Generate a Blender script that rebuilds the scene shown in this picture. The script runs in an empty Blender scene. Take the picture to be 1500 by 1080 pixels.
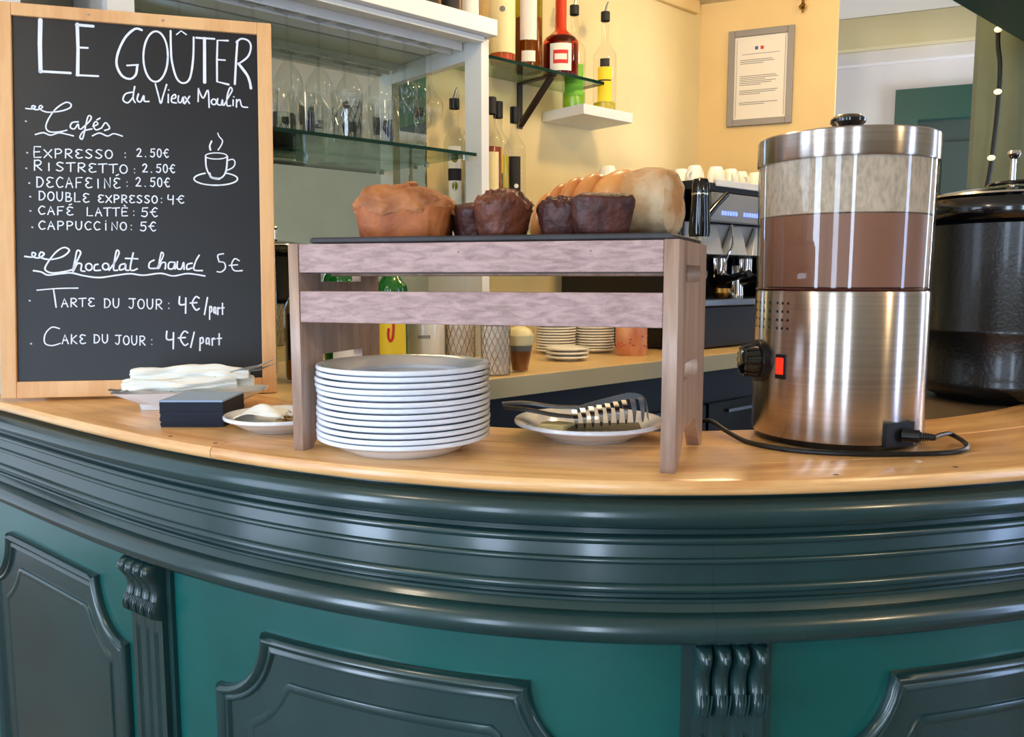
import bpy, bmesh, math, random
from mathutils import Vector, Matrix, noise
random.seed(7)
PI = math.pi
scene = bpy.context.scene
COL = scene.collection

# ------------------------------------------------------------------ camera, world, light, exposure
CAMZ = 1.33
cam_data = bpy.data.cameras.new('camera')
cam_data.sensor_width = 36.0
cam_data.lens = 36.0 * 1200.0 / 1500.0
cam_data.clip_start = 0.05
cam = bpy.data.objects.new('camera', cam_data)
COL.objects.link(cam)
cam.location = (0, 0, CAMZ)
cam.rotation_euler = (math.radians(90 - 6.3), 0, 0)
scene.camera = cam

world = bpy.data.worlds.new('world')
scene.world = world
world.use_nodes = True
world.node_tree.nodes['Background'].inputs[0].default_value = (0.62, 0.72, 0.85, 1)
world.node_tree.nodes['Background'].inputs[1].default_value = 1.0

def area(name, loc, target, sx, sy, power, col):
    l = bpy.data.lights.new(name, 'AREA')
    l.shape = 'RECTANGLE'; l.size = sx; l.size_y = sy; l.energy = power; l.color = col
    o = bpy.data.objects.new(name, l); COL.objects.link(o)
    o.location = loc
    d = Vector(target) - Vector(loc)
    o.rotation_euler = d.to_track_quat('-Z', 'Y').to_euler()
    return o

def spotp(name, loc, power, col, r=0.05):
    l = bpy.data.lights.new(name, 'POINT')
    l.energy = power; l.color = col; l.shadow_soft_size = r
    o = bpy.data.objects.new(name, l); COL.objects.link(o)
    o.location = loc
    return o

COOL = (0.62, 0.78, 1.0)
BLUE = (0.42, 0.60, 1.0)
WARM = (1.0, 0.78, 0.47)
# daylight through the windows of the front room, plus added fills
area('window_light_left', (-3.38, -1.50, 1.22), (0, -1.50, 1.22), 0.80, 2.36, 72, COOL)
area('window_light_left', (-3.38, 0.0, 1.22), (0, 0.0, 1.22), 0.90, 2.36, 16, COOL)  # invented second left window, added as main fill
area('window_light_front', (-0.35, -3.08, 1.22), (-0.35, 0, 1.22), 0.30, 2.36, 30, COOL)
area('window_light_front', (-2.1, -3.08, 1.22), (-1.6, 0, 1.22), 0.60, 2.36, 34, COOL)
area('window_light_right', (4.08, -0.85, 1.22), (0, -0.85, 1.22), 0.36, 2.36, 28, BLUE)
area('window_light_side', (4.08, 2.2, 1.22), (0, 2.2, 1.22), 0.25, 2.36, 14, BLUE)
area('window_light_passage', (3.5, 3.3, 1.6), (1.7, 4.2, 2.2), 0.9, 1.2, 80, (0.9, 0.93, 1.0))  # added fill brightening the far wall and ceiling; no window here
# warm lamps over the bar and in the front room, plus one added fill
spotp('bar_lamp_light', (0.75, 2.35, 2.36), 12.5, WARM, 0.06)
spotp('bar_lamp_light', (0.12, 1.75, 2.36), 8, WARM, 0.06)
spotp('bar_lamp_light', (1.35, 2.75, 2.36), 3.5, WARM, 0.06)  # added warm fill for notice wall, machine and passage; no lamp fitting here
spotp('room_lamp_light', (2.1, -0.5, 2.25), 24, WARM, 0.10)
spotp('room_lamp_light', (-1.2, 0.2, 2.3), 8, (1.0, 0.85, 0.66), 0.10)

scene.view_settings.view_transform = 'Standard'
scene.view_settings.look = 'None'
scene.view_settings.gamma = 1.0
scene.view_settings.use_curve_mapping = False
scene.view_settings.exposure = 0.45

# ------------------------------------------------------------------ materials
def lin(c):
    r = []
    for v in c:
        v = v / 255.0
        r.append(v / 12.92 if v <= 0.04045 else ((v + 0.055) / 1.055) ** 2.4)
    return (r[0], r[1], r[2], 1)

def sset(b, k, v):
    if k in b.inputs: b.inputs[k].default_value = v

def mat(name, col, rough=0.5, metal=0.0, var=0.0, vscale=8.0, stretch=(1, 1, 1), bump=0.0, bscale=60.0,
        coat=0.0, col2=None, aniso=0.0, sub=0.0, uv=False, spec=0.5, emit=None, estr=0.0, contrast=(0.35, 0.65), alpha=None, trans=0.0, ior=1.45, detail=4.0, sheen=0.0):
    m = bpy.data.materials.new(name); m.use_nodes = True
    nt = m.node_tree; N = nt.nodes; L = nt.links
    b = N['Principled BSDF']
    b.inputs['Base Color'].default_value = lin(col)
    b.inputs['Roughness'].default_value = rough
    b.inputs['Metallic'].default_value = metal
    sset(b, 'Coat Weight', coat); sset(b, 'Coat Roughness', 0.12)
    sset(b, 'Anisotropic', aniso); sset(b, 'Anisotropic Rotation', 0.25 if aniso else 0.0)
    sset(b, 'Specular IOR Level', spec)
    sset(b, 'Transmission Weight', trans); sset(b, 'IOR', ior)
    sset(b, 'Sheen Weight', sheen)
    if sub > 0:
        sset(b, 'Subsurface Weight', sub); sset(b, 'Subsurface Radius', (0.02, 0.01, 0.006)); sset(b, 'Subsurface Scale', 0.5)
    if emit:
        b.inputs['Emission Color'].default_value = lin(emit); b.inputs['Emission Strength'].default_value = estr
    if col2 is not None or var > 0 or bump > 0:
        tc = N.new('ShaderNodeTexCoord'); mp = N.new('ShaderNodeMapping')
        L.new(tc.outputs['UV' if uv else 'Object'], mp.inputs[0])
        mp.inputs['Scale'].default_value = stretch
        if col2 is not None or var > 0:
            no = N.new('ShaderNodeTexNoise'); no.inputs['Scale'].default_value = vscale; no.inputs['Detail'].default_value = detail
            L.new(mp.outputs[0], no.inputs['Vector'])
            cr = N.new('ShaderNodeValToRGB')
            c2 = col2 if col2 is not None else tuple(v * (1 - var) for v in col)
            cr.color_ramp.elements[0].color = lin(c2); cr.color_ramp.elements[1].color = lin(col)
            cr.color_ramp.elements[0].position = contrast[0]; cr.color_ramp.elements[1].position = contrast[1]
            L.new(no.outputs['Fac'], cr.inputs[0]); L.new(cr.outputs[0], b.inputs['Base Color'])
        if bump > 0:
            n2 = N.new('ShaderNodeTexNoise'); n2.inputs['Scale'].default_value = bscale; n2.inputs['Detail'].default_value = 5
            L.new(mp.outputs[0], n2.inputs['Vector'])
            bp = N.new('ShaderNodeBump'); bp.inputs['Strength'].default_value = bump; bp.inputs['Distance'].default_value = 0.002
            L.new(n2.outputs['Fac'], bp.inputs['Height']); L.new(bp.outputs[0], b.inputs['Normal'])
    return m

def thin_glass(name, tint=(255, 255, 255), ior=1.5, rough=0.02, haze=0.0, hazecol=(225, 220, 210)):
    m = bpy.data.materials.new(name); m.use_nodes = True
    nt = m.node_tree; N = nt.nodes; L = nt.links
    N.remove(N['Principled BSDF']); out = N['Material Output']
    tr = N.new('ShaderNodeBsdfTransparent'); tr.inputs[0].default_value = lin(tint)
    gl = N.new('ShaderNodeBsdfGlossy'); gl.inputs['Roughness'].default_value = rough
    fr = N.new('ShaderNodeFresnel'); ge = N.new('ShaderNodeNewGeometry'); mm = N.new('ShaderNodeMath'); mm.operation = 'MULTIPLY_ADD'
    mm.inputs[1].default_value = 1.0 / ior - ior; mm.inputs[2].default_value = ior
    L.new(ge.outputs['Backfacing'], mm.inputs[0]); L.new(mm.outputs[0], fr.inputs[0])
    mx = N.new('ShaderNodeMixShader')
    L.new(fr.outputs[0], mx.inputs[0]); L.new(tr.outputs[0], mx.inputs[1]); L.new(gl.outputs[0], mx.inputs[2])
    last = mx
    if haze > 0:
        df = N.new('ShaderNodeBsdfDiffuse'); df.inputs[0].default_value = lin(hazecol)
        m2 = N.new('ShaderNodeMixShader')
        tc = N.new('ShaderNodeTexCoord'); mp = N.new('ShaderNodeMapping'); mp.inputs['Scale'].default_value = (1, 1, 0.45)
        no = N.new('ShaderNodeTexNoise'); no.inputs['Scale'].default_value = 170; no.inputs['Detail'].default_value = 6
        L.new(tc.outputs['Object'], mp.inputs[0]); L.new(mp.outputs[0], no.inputs['Vector'])
        mr = N.new('ShaderNodeMapRange'); mr.inputs['From Min'].default_value = 0.32; mr.inputs['From Max'].default_value = 0.62
        mr.inputs['To Min'].default_value = haze * 0.68; mr.inputs['To Max'].default_value = haze
        L.new(no.outputs['Fac'], mr.inputs['Value'])
        L.new(mr.outputs[0], m2.inputs[0]); L.new(mx.outputs[0], m2.inputs[1]); L.new(df.outputs[0], m2.inputs[2])
        last = m2
    L.new(last.outputs[0], out.inputs['Surface'])
    return m

def wood_mat(name, light, dark, stretch, rough=0.45, bump=0.15, uv=False, scale=3.0, coat=0.0):
    m = bpy.data.materials.new(name); m.use_nodes = True
    nt = m.node_tree; N = nt.nodes; L = nt.links; b = N['Principled BSDF']
    tc = N.new('ShaderNodeTexCoord'); mp = N.new('ShaderNodeMapping'); mp.inputs['Scale'].default_value = stretch
    L.new(tc.outputs['UV' if uv else 'Object'], mp.inputs[0])
    n1 = N.new('ShaderNodeTexNoise'); n1.inputs['Scale'].default_value = scale; n1.inputs['Detail'].default_value = 8; n1.inputs['Distortion'].default_value = 0.6
    n2 = N.new('ShaderNodeTexNoise'); n2.inputs['Scale'].default_value = scale * 9; n2.inputs['Detail'].default_value = 3
    L.new(mp.outputs[0], n1.inputs['Vector']); L.new(mp.outputs[0], n2.inputs['Vector'])
    mx = N.new('ShaderNodeMath'); mx.operation = 'MULTIPLY_ADD'; mx.inputs[1].default_value = 0.3
    L.new(n2.outputs['Fac'], mx.inputs[0]); L.new(n1.outputs['Fac'], mx.inputs[2])
    cr = N.new('ShaderNodeValToRGB'); e = cr.color_ramp.elements
    e[0].position = 0.42; e[0].color = lin(dark); e[1].position = 0.78; e[1].color = lin(light)
    L.new(mx.outputs[0], cr.inputs[0]); L.new(cr.outputs[0], b.inputs['Base Color'])
    b.inputs['Roughness'].default_value = rough; sset(b, 'Coat Weight', coat); sset(b, 'Coat Roughness', 0.2)
    bp = N.new('ShaderNodeBump'); bp.inputs['Strength'].default_value = bump; bp.inputs['Distance'].default_value = 0.001
    L.new(n2.outputs['Fac'], bp.inputs['Height']); L.new(bp.outputs[0], b.inputs['Normal'])
    return m

M = {}
M['teal'] = mat('teal paint', (8, 84, 79), 0.30, var=0.12, vscale=5, bump=0.08, bscale=35, coat=0.2)
M['darkgreen'] = mat('dark green paint', (28, 58, 58), 0.27, var=0.14, vscale=6, bump=0.10, bscale=45, coat=0.45)
M['counter'] = wood_mat('varnished pale wood', (240, 192, 128), (206, 146, 86), (1.2, 16, 16), 0.30, 0.05, uv=True, scale=2.2, coat=0.35)
M['frame_wood'] = wood_mat('pine frame', (232, 184, 128), (212, 154, 98), (1, 1, 0.15), 0.5, 0.05, scale=14)
M['rack_wood'] = wood_mat('greyed walnut', (186, 154, 148), (140, 110, 106), (1.6, 30, 34), 0.5, 0.35, scale=4.5)
M['rack_panel'] = wood_mat('greyed walnut upright', (184, 156, 138), (146, 118, 102), (16, 16, 1.2), 0.36, 0.2, scale=3.2)
M['rack_edge'] = wood_mat('walnut edge', (196, 164, 144), (156, 122, 104), (14, 14, 1.5), 0.5, 0.2, scale=3.5)
M['chalkboard'] = mat('blackboard', (27, 28, 32), 0.42, var=0.15, vscale=6)
M['chalk'] = mat('chalk paint', (232, 236, 246), 0.8, spec=0.1)
M['plate'] = mat('white glazed china', (228, 231, 238), 0.12, coat=0.5)
M['cream_china'] = mat('cream china', (240, 234, 216), 0.2, coat=0.4)
M['steel'] = mat('brushed steel', (200, 188, 180), 0.26, 1.0, aniso=0.97, var=0.06, vscale=4, stretch=(1, 1, 90))
M['chrome'] = mat('chrome', (215, 215, 218), 0.08, 1.0)
M['grey_steel'] = mat('satin steel', (150, 152, 156), 0.3, 1.0)
M['black_plastic'] = mat('black plastic', (14, 14, 16), 0.28)
M['black_gloss'] = mat('black gloss', (10, 10, 12), 0.10, coat=0.6)
M['black_enamel'] = mat('black enamel', (12, 13, 15), 0.30, bump=0.45, bscale=160, coat=0.3)
M['black_matte'] = mat('black board', (12, 12, 14), 0.55)
M['rubber'] = mat('rubber cable', (12, 12, 13), 0.35)
M['white_paint'] = mat('white lacquer', (226, 226, 222), 0.35, bump=0.03, bscale=30)
M['cream_wall'] = mat('cream wall paint', (226, 204, 150), 0.8, var=0.04, vscale=3, bump=0.05, bscale=90)
M['ochre_wall'] = mat('warm cream wall paint', (230, 198, 138), 0.8, var=0.04, vscale=3, bump=0.05, bscale=90)
M['white_wall'] = mat('white wall paint', (226, 222, 222), 0.8, var=0.03, vscale=2, bump=0.05, bscale=80)
M['beam'] = mat('pale yellow beam paint', (214, 202, 160), 0.7)
M['grey_wall'] = mat('grey green wall paint', (176, 176, 160), 0.8, var=0.05, vscale=2)
M['olive'] = mat('olive green paint', (104, 110, 84), 0.6, var=0.08, vscale=4)
M['door_green'] = mat('door green paint', (36, 78, 68), 0.45)
M['door_panel'] = mat('door grey green paint', (52, 68, 66), 0.5)
M['canopy'] = mat('canopy green paint', (16, 62, 52), 0.4)
M['ceiling'] = mat('ceiling paint', (222, 206, 176), 0.85)
M['ceiling_white'] = mat('white ceiling paint', (226, 222, 216), 0.85)
M['floor'] = wood_mat('floor boards', (120, 92, 66), (84, 60, 42), (1, 9, 1), 0.5, 0.1, scale=1.5)
M['worktop'] = mat('pale worktop laminate', (226, 190, 128), 0.3, var=0.05, vscale=4)
M['worktop_edge'] = mat('worktop edge', (186, 174, 132), 0.45)
M['taupe'] = mat('taupe laminate', (98, 84, 66), 0.3)
M['mirror'] = mat('mirror', (214, 222, 212), 0.015, 1.0)
M['glass'] = thin_glass('clear glass', (250, 251, 250), 1.42)
M['amber_glass'] = thin_glass('amber bottle glass', (236, 190, 120), 1.5)
M['olive_glass'] = thin_glass('olive bottle glass', (214, 214, 110), 1.5)
M['red_glass'] = thin_glass('red tinted bottle glass', (240, 150, 110), 1.5)
M['shelf_glass'] = thin_glass('shelf glass', (222, 240, 232), 1.5)
M['glass_edge'] = mat('green glass edge', (16, 56, 46), 0.08, trans=0.3)
M['bowl'] = thin_glass('polycarbonate', (236, 232, 226), 1.55, 0.03)
M['condensation'] = thin_glass('condensation', (240, 238, 235), 1.2, 0.3, haze=0.85, hazecol=(236, 222, 204))
M['cocoa'] = mat('hot chocolate', (158, 112, 92), 0.35, var=0.05, vscale=5)
M['cocoa_dark'] = mat('cocoa dregs', (64, 24, 22), 0.2)
M['slate'] = mat('slate', (58, 54, 56), 0.55, var=0.3, vscale=20, bump=0.5, bscale=60)
M['loaf'] = mat('golden cake crust', (188, 108, 52), 0.55, col2=(138, 68, 34), vscale=22, bump=0.8, bscale=90, contrast=(0.3, 0.68))
M['loaf_top'] = mat('baked cake top', (182, 116, 66), 0.6, col2=(132, 72, 38), vscale=26, bump=0.9, bscale=80, contrast=(0.3, 0.6))
M['choc'] = mat('chocolate cake', (88, 44, 34), 0.5, col2=(52, 22, 18), vscale=40, bump=0.9, bscale=120, contrast=(0.3, 0.7))
M['choc_warm'] = mat('chocolate muffin', (122, 64, 40), 0.5, col2=(66, 30, 22), vscale=30, bump=0.9, bscale=110, contrast=(0.3, 0.7))
M['brioche'] = mat('brioche crust', (228, 158, 84), 0.38, col2=(200, 118, 54), vscale=12, bump=0.25, bscale=50, coat=0.15)
M['crumb'] = mat('brioche crumb', (214, 188, 150), 0.85, col2=(190, 138, 84), vscale=20, bump=1.0, bscale=100, contrast=(0.38, 0.58))
M['navy_paper'] = mat('navy paper napkin', (22, 28, 44), 0.8)
M['blue_paper'] = mat('napkin top sheet', (146, 168, 196), 0.8)
M['white_paper'] = mat('white paper', (240, 240, 232), 0.85, bump=0.3, bscale=20)
M['nuts'] = mat('toasted nuts', (178, 146, 92), 0.7, col2=(96, 78, 48), vscale=160)
M['butter'] = mat('butter', (238, 222, 166), 0.4)
M['utensil'] = mat('grey nylon', (92, 94, 98), 0.3)
M['utensil_dark'] = mat('dark nylon', (56, 50, 46), 0.4)
M['utensil_steel'] = mat('polished steel', (188, 192, 202), 0.16, 1.0)
M['red'] = mat('red switch', (214, 40, 26), 0.25, emit=(255, 50, 20), estr=0.6)
M['label_white'] = mat('white label paper', (232, 228, 214), 0.6)
M['label_black'] = mat('black label paper', (24, 22, 22), 0.6)
M['label_yellow'] = mat('yellow label paper', (240, 206, 40), 0.6)
M['label_red'] = mat('red label print', (206, 42, 34), 0.6)
M['label_cream'] = mat('cream label paper', (238, 222, 168), 0.6)
M['label_green'] = mat('green label', (110, 176, 40), 0.5)
M['label_blue'] = mat('blue label', (40, 70, 140), 0.5)
M['label_grey'] = mat('grey print', (120, 118, 112), 0.7)
M['green_glass'] = mat('green bottle glass', (34, 130, 44), 0.08, trans=0.6, coat=0.4)
M['lime_glass'] = mat('lime liqueur', (150, 205, 40), 0.1, trans=0.35)
M['amber'] = mat('amber spirit', (176, 74, 12), 0.1, trans=0.4)
M['orange_liq'] = mat('orange aperitif', (226, 92, 22), 0.1, trans=0.3)
M['red_liq'] = mat('dark red spirit', (116, 22, 10), 0.1, trans=0.4)
M['olive_liq'] = mat('olive spirit', (150, 150, 30), 0.1, trans=0.4)
M['yellow_liq'] = mat('yellow liqueur', (216, 196, 40), 0.1, trans=0.3)
M['brown_liq'] = mat('brown drink', (140, 84, 40), 0.15)
M['orange_wax'] = mat('orange wax seal', (206, 88, 30), 0.3)
M['red_wax'] = mat('red wax seal', (196, 52, 22), 0.2, coat=0.4)
M['purple'] = mat('purple foil', (52, 30, 74), 0.35)
M['cork'] = mat('cork', (186, 130, 78), 0.7)
M['copper'] = mat('peach printed tin', (232, 168, 118), 0.35, col2=(206, 126, 84), vscale=18)
M['grey_metal'] = mat('grey picture frame', (138, 130, 122), 0.45)
M['paper'] = mat('notice paper', (230, 220, 204), 0.7)
M['brass'] = mat('old brass', (150, 112, 56), 0.35, 1.0)
M['led'] = mat('blue lit button', (110, 130, 240), 0.4, emit=(90, 110, 255), estr=2.2)
M['bulb'] = mat('frosted bulb', (240, 226, 200), 0.3, emit=(255, 220, 170), estr=0.7)
M['fascia_grey'] = mat('machine grey', (150, 148, 144), 0.35, 0.4)
M['panel_pale'] = mat('machine pale panel', (196, 198, 200), 0.25, 0.3)
M['bracket'] = mat('brown black bracket', (44, 28, 20), 0.4)
M['wire'] = mat('dark wire', (140, 130, 112), 0.4, 0.6)
M['lamp_shade'] = mat('lamp globe', (255, 226, 170), 0.5, emit=(255, 214, 150), estr=3.0)
M['window_pane'] = mat('daylit pane', (210, 225, 245), 0.4, emit=(205, 224, 255), estr=1.2)

# ------------------------------------------------------------------ mesh helpers
class MB:
    def __init__(s): s.v = []; s.f = []; s.uv = []; s.m = []
    def add(s, vs, fs, mi=0):
        o = len(s.v); s.v += [tuple(v) for v in vs]
        for f in fs:
            s.f.append(tuple(i + o for i in f)); s.m.append(mi)
        return s
    def box(s, x0, x1, y0, y1, z0, z1, mi=0):
        v = [(x0, y0, z0), (x1, y0, z0), (x1, y1, z0), (x0, y1, z0), (x0, y0, z1), (x1, y0, z1), (x1, y1, z1), (x0, y1, z1)]
        return s.add(v, [(0, 3, 2, 1), (4, 5, 6, 7), (0, 1, 5, 4), (1, 2, 6, 5), (2, 3, 7, 6), (3, 0, 4, 7)], mi)
    def hexa(s, v, mi=0):   # 8 points: bottom quad, top quad
        return s.add(v, [(0, 3, 2, 1), (4, 5, 6, 7), (0, 1, 5, 4), (1, 2, 6, 5), (2, 3, 7, 6), (3, 0, 4, 7)], mi)
    def lathe(s, prof, n=32, cx=0, cy=0, mi=0, a0=0.0, a1=2 * PI):
        full = abs(a1 - a0 - 2 * PI) < 1e-6
        k = n if full else n + 1
        vs = []
        for (r, z) in prof:
            for i in range(k):
                a = a0 + (a1 - a0) * i / n
                vs.append((cx + max(r, 1e-5) * math.cos(a), cy + max(r, 1e-5) * math.sin(a), z))
        fs = []
        for j in range(len(prof) - 1):
            for i in range(n):
                i2 = (i + 1) % k if full else i + 1
                fs.append((j * k + i, j * k + i2, (j + 1) * k + i2, (j + 1) * k + i))
        return s.add(vs, fs, mi)
    def prism(s, poly, z0, z1, mi=0):
        n = len(poly)
        v = [(x, y, z0) for x, y in poly] + [(x, y, z1) for x, y in poly]
        f = [tuple(range(n))[::-1], tuple(range(n, 2 * n))]
        f += [(i, (i + 1) % n, n + (i + 1) % n, n + i) for i in range(n)]
        return s.add(v, f, mi)
    def tube(s, pts, r, n=8, mi=0, closed=False):
        pts = [Vector(p) for p in pts]; m = len(pts); vs = []
        up = Vector((0, 0, 1))
        prevn = None
        for i, p in enumerate(pts):
            if closed: t = (pts[(i + 1) % m] - pts[i - 1])
            else: t = pts[min(i + 1, m - 1)] - pts[max(i - 1, 0)]
            t.normalize()
            if prevn is None:
                a = up if abs(t.z) < 0.95 else Vector((1, 0, 0))
                nn = t.cross(a).normalized()
            else:
                nn = (prevn - t * prevn.dot(t)).normalized()
            prevn = nn; bb = t.cross(nn)
            rr = r[i] if isinstance(r, (list, tuple)) else r
            for k in range(n):
                a = 2 * PI * k / n
                vs.append(p + nn * math.cos(a) * rr + bb * math.sin(a) * rr)
        fs = []
        for i in range(m if closed else m - 1):
            j = (i + 1) % m
            for k in range(n):
                fs.append((i * n + k, i * n + (k + 1) % n, j * n + (k + 1) % n, j * n + k))
        if not closed:
            fs.append(tuple(range(n))[::-1]); fs.append(tuple((m - 1) * n + k for k in range(n)))
        return s.add(vs, fs, mi)
    def rings(s, rings, cap0=True, cap1=True, mi=0):
        n = len(rings[0]); vs = [p for r in rings for p in r]; fs = []
        for j in range(len(rings) - 1):
            for i in range(n):
                fs.append((j * n + i, j * n + (i + 1) % n, (j + 1) * n + (i + 1) % n, (j + 1) * n + i))
        if cap0: fs.append(tuple(range(n))[::-1])
        if cap1: fs.append(tuple((len(rings) - 1) * n + k for k in range(n)))
        return s.add(vs, fs, mi)
    def sphere(s, c, rx, ry=None, rz=None, n=16, mi=0):
        ry = rx if ry is None else ry; rz = rx if rz is None else rz
        rs = []
        for j in range(1, n // 2):
            t = PI * j / (n // 2)
            rs.append([(c[0] + rx * math.sin(t) * math.cos(2 * PI * i / n), c[1] + ry * math.sin(t) * math.sin(2 * PI * i / n), c[2] - rz * math.cos(t)) for i in range(n)])
        return s.rings(rs, mi=mi)
    def mesh(s, name):
        me = bpy.data.meshes.new(name); me.from_pydata(s.v, [], s.f); me.update()
        return me

def obj(name, mb, mats, parent=None, smooth=False, bevel=0.0, loc=None, rot=None, kind=None, label=None):
    me = mb.mesh(name) if isinstance(mb, MB) else mb
    if not isinstance(mats, (list, tuple)): mats = [mats]
    if len(me.materials) == 0:
        for m_ in mats: me.materials.append(m_)
    if isinstance(mb, MB) and len(mats) > 1:
        for p, mi in zip(me.polygons, mb.m): p.material_index = mi
    bm = bmesh.new(); bm.from_mesh(me); bmesh.ops.recalc_face_normals(bm, faces=bm.faces); bm.to_mesh(me); bm.free()
    if smooth:
        for p in me.polygons: p.use_smooth = True
        try: me.set_sharp_from_angle(angle=math.radians(38))
        except Exception: pass
    o = bpy.data.objects.new(name, me); COL.objects.link(o)
    if parent: o.parent = parent
    if loc: o.location = loc
    if rot: o.rotation_euler = rot
    if bevel > 0:
        bv = o.modifiers.new('bevel', 'BEVEL'); bv.width = bevel; bv.segments = 2; bv.limit_method = 'ANGLE'
    if kind: o['kind'] = kind
    if label: o['label'] = label
    return o

def thing(name, label, cat, loc=(0, 0, 0), rotz=0.0, group=None):
    o = bpy.data.objects.new(name, None); COL.objects.link(o)
    o.empty_display_size = 0.05
    o.location = loc; o.rotation_euler = (0, 0, rotz)
    o['label'] = label; o['category'] = cat
    if group: o['group'] = group
    return o

def tag(o, label, cat, group=None):
    o['label'] = label; o['category'] = cat
    if group: o['group'] = group
    return o

def struct(name, mb, m, parent=None, **k):
    return obj(name, mb, m, parent, kind='structure' if parent is None else None, **k)

def dup(root, loc, rotz=0.0, label=None, group=None, scale=None):
    r = root.copy(); COL.objects.link(r); r.location = loc; r.rotation_euler = (0, 0, rotz)
    if label: r['label'] = label
    if group: r['group'] = group
    if scale: r.scale = scale
    for ch in list(root.children):
        c = ch.copy(); COL.objects.link(c); c.parent = r
        for g in list(ch.children):
            d = g.copy(); COL.objects.link(d); d.parent = c
    return r

def cat_rom(pts, k=6, closed=False):
    out = []; n = len(pts)
    if n < 3: return list(pts)
    D_ = len(pts[0])
    rng = range(n) if closed else range(n - 1)
    for i in rng:
        p0 = pts[i - 1] if (closed or i > 0) else pts[0]
        p1 = pts[i]; p2 = pts[(i + 1) % n]
        p3 = pts[(i + 2) % n] if (closed or i + 2 < n) else pts[-1]
        for j in range(k):
            t = j / k
            out.append(tuple(0.5 * ((2 * p1[d]) + (-p0[d] + p2[d]) * t + (2 * p0[d] - 5 * p1[d] + 4 * p2[d] - p3[d]) * t * t + (-p0[d] + 3 * p1[d] - 3 * p2[d] + p3[d]) * t ** 3) for d in range(D_)))
    if not closed: out.append(tuple(pts[-1]))
    return out

# ------------------------------------------------------------------ back area frame: a along the back wall, p towards it
BU = Vector((0.744, 0.668)).normalized(); BN = Vector((-BU.y, BU.x)); BO = Vector((-0.052, 1.869))
BANG = math.atan2(BU.y, BU.x)
def B(a, p, z=0.0):
    q = BO + BU * a + BN * p; return (q.x, q.y, z)
def bthing(name, label, cat, a, p, z, group=None, rot=0.0):
    return thing(name, label, cat, B(a, p, z), BANG + rot, group)
def babs(mb):         # turn (a,p,z) coordinates in a mesh builder into world ones
    mb.v = [B(*v) for v in mb.v]; return mb

# ------------------------------------------------------------------ curved bar: path of the wood edge
PC = [-0.132294, -0.027721, 0.515575, -0.203832, 0.939614]
def pv(x): return (((PC[0] * x + PC[1]) * x + PC[2]) * x + PC[3]) * x + PC[4]
def pd(x): return ((4 * PC[0] * x + 3 * PC[1]) * x + 2 * PC[2]) * x + PC[3]
EDGE = []
xl, xr, RR = -1.0, 0.62, 1.3
for k in range(24, 0, -1): EDGE.append((xl - 0.05 * k, pv(xl) - pd(xl) * 0.05 * k))
for k in range(55):
    x = xl + (xr - xl) * k / 54; EDGE.append((x, pv(x)))
a0_ = math.atan(pd(xr))
for k in range(1, 24):
    a = a0_ + k * 0.045
    EDGE.append((xr + RR * (math.sin(a) - math.sin(a0_)), pv(xr) - RR * (math.cos(a) - math.cos(a0_))))
SL = [0.0]
for i in range(1, len(EDGE)): SL.append(SL[-1] + math.hypot(EDGE[i][0] - EDGE[i - 1][0], EDGE[i][1] - EDGE[i - 1][1]))
i0 = min(range(len(EDGE)), key=lambda i: abs(EDGE[i][0]))
s_at0 = SL[i0] + (0 - EDGE[i0][0]) * (SL[i0 + 1] - SL[i0]) / (EDGE[i0 + 1][0] - EDGE[i0][0])
SL = [s - s_at0 for s in SL]
def epos(s):
    lo, hi = 0, len(SL) - 1
    while hi - lo > 1:
        m_ = (lo + hi) // 2
        if SL[m_] <= s: lo = m_
        else: hi = m_
    t = (s - SL[lo]) / (SL[hi] - SL[lo])
    def tang(i):
        a = EDGE[max(i - 1, 0)]; b = EDGE[min(i + 1, len(EDGE) - 1)]
        v = Vector((b[0] - a[0], b[1] - a[1])); return v.normalized()
    p = Vector(EDGE[lo]).lerp(Vector(EDGE[hi]), t); tg = tang(lo).lerp(tang(hi), t).normalized()
    return p, tg
def BW(s, o, z):       # s along the bar, o outward (towards the room), z height
    p, t = epos(s); n = Vector((t.y, -t.x))
    q = p + n * o
    return (q.x, q.y, z)
S0, S1 = -1.50, SL[-1] - 0.02

def sweep(name, prof, s0, s1, m, parent=None, step=0.03, closed=True, uv=False, smooth=True, **kw):
    n = max(2, int((s1 - s0) / step)); mb = MB(); rs = []
    for i in range(n + 1):
        s = s0 + (s1 - s0) * i / n
        rs.append([BW(s, o, z) for (o, z) in prof])
    k = len(prof); vs = [p for r in rs for p in r]; fs = []
    for i in range(n):
        for j in range(k if closed else k - 1):
            j2 = (j + 1) % k
            fs.append((i * k + j, (i + 1) * k + j, (i + 1) * k + j2, i * k + j2))
    if closed:
        fs.append(tuple(range(k))); fs.append(tuple(n * k + j for j in range(k))[::-1])
    mb.add(vs, fs)
    me = mb.mesh(name)
    if uv:
        ul = me.uv_layers.new(name='UVMap')
        for poly in me.polygons:
            for li in poly.loop_indices:
                vi = me.loops[li].vertex_index; i = vi // k; j = vi % k
                ul.data[li].uv = (s0 + (s1 - s0) * i / n + kw.get('uoff', 0), prof[j][0] + prof[j][1] * 0.9)
    kw.pop('uoff', None)
    return obj(name, me, m, parent, smooth=smooth, **kw)

TOP = 1.10      # counter and worktop height
CORN = Vector((0.790, 3.566)); DB = Vector((0.92, -0.39)).normalized()
WB_END = CORN + DB * 0.537
PCW = Vector((1.908, 4.2))

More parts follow.
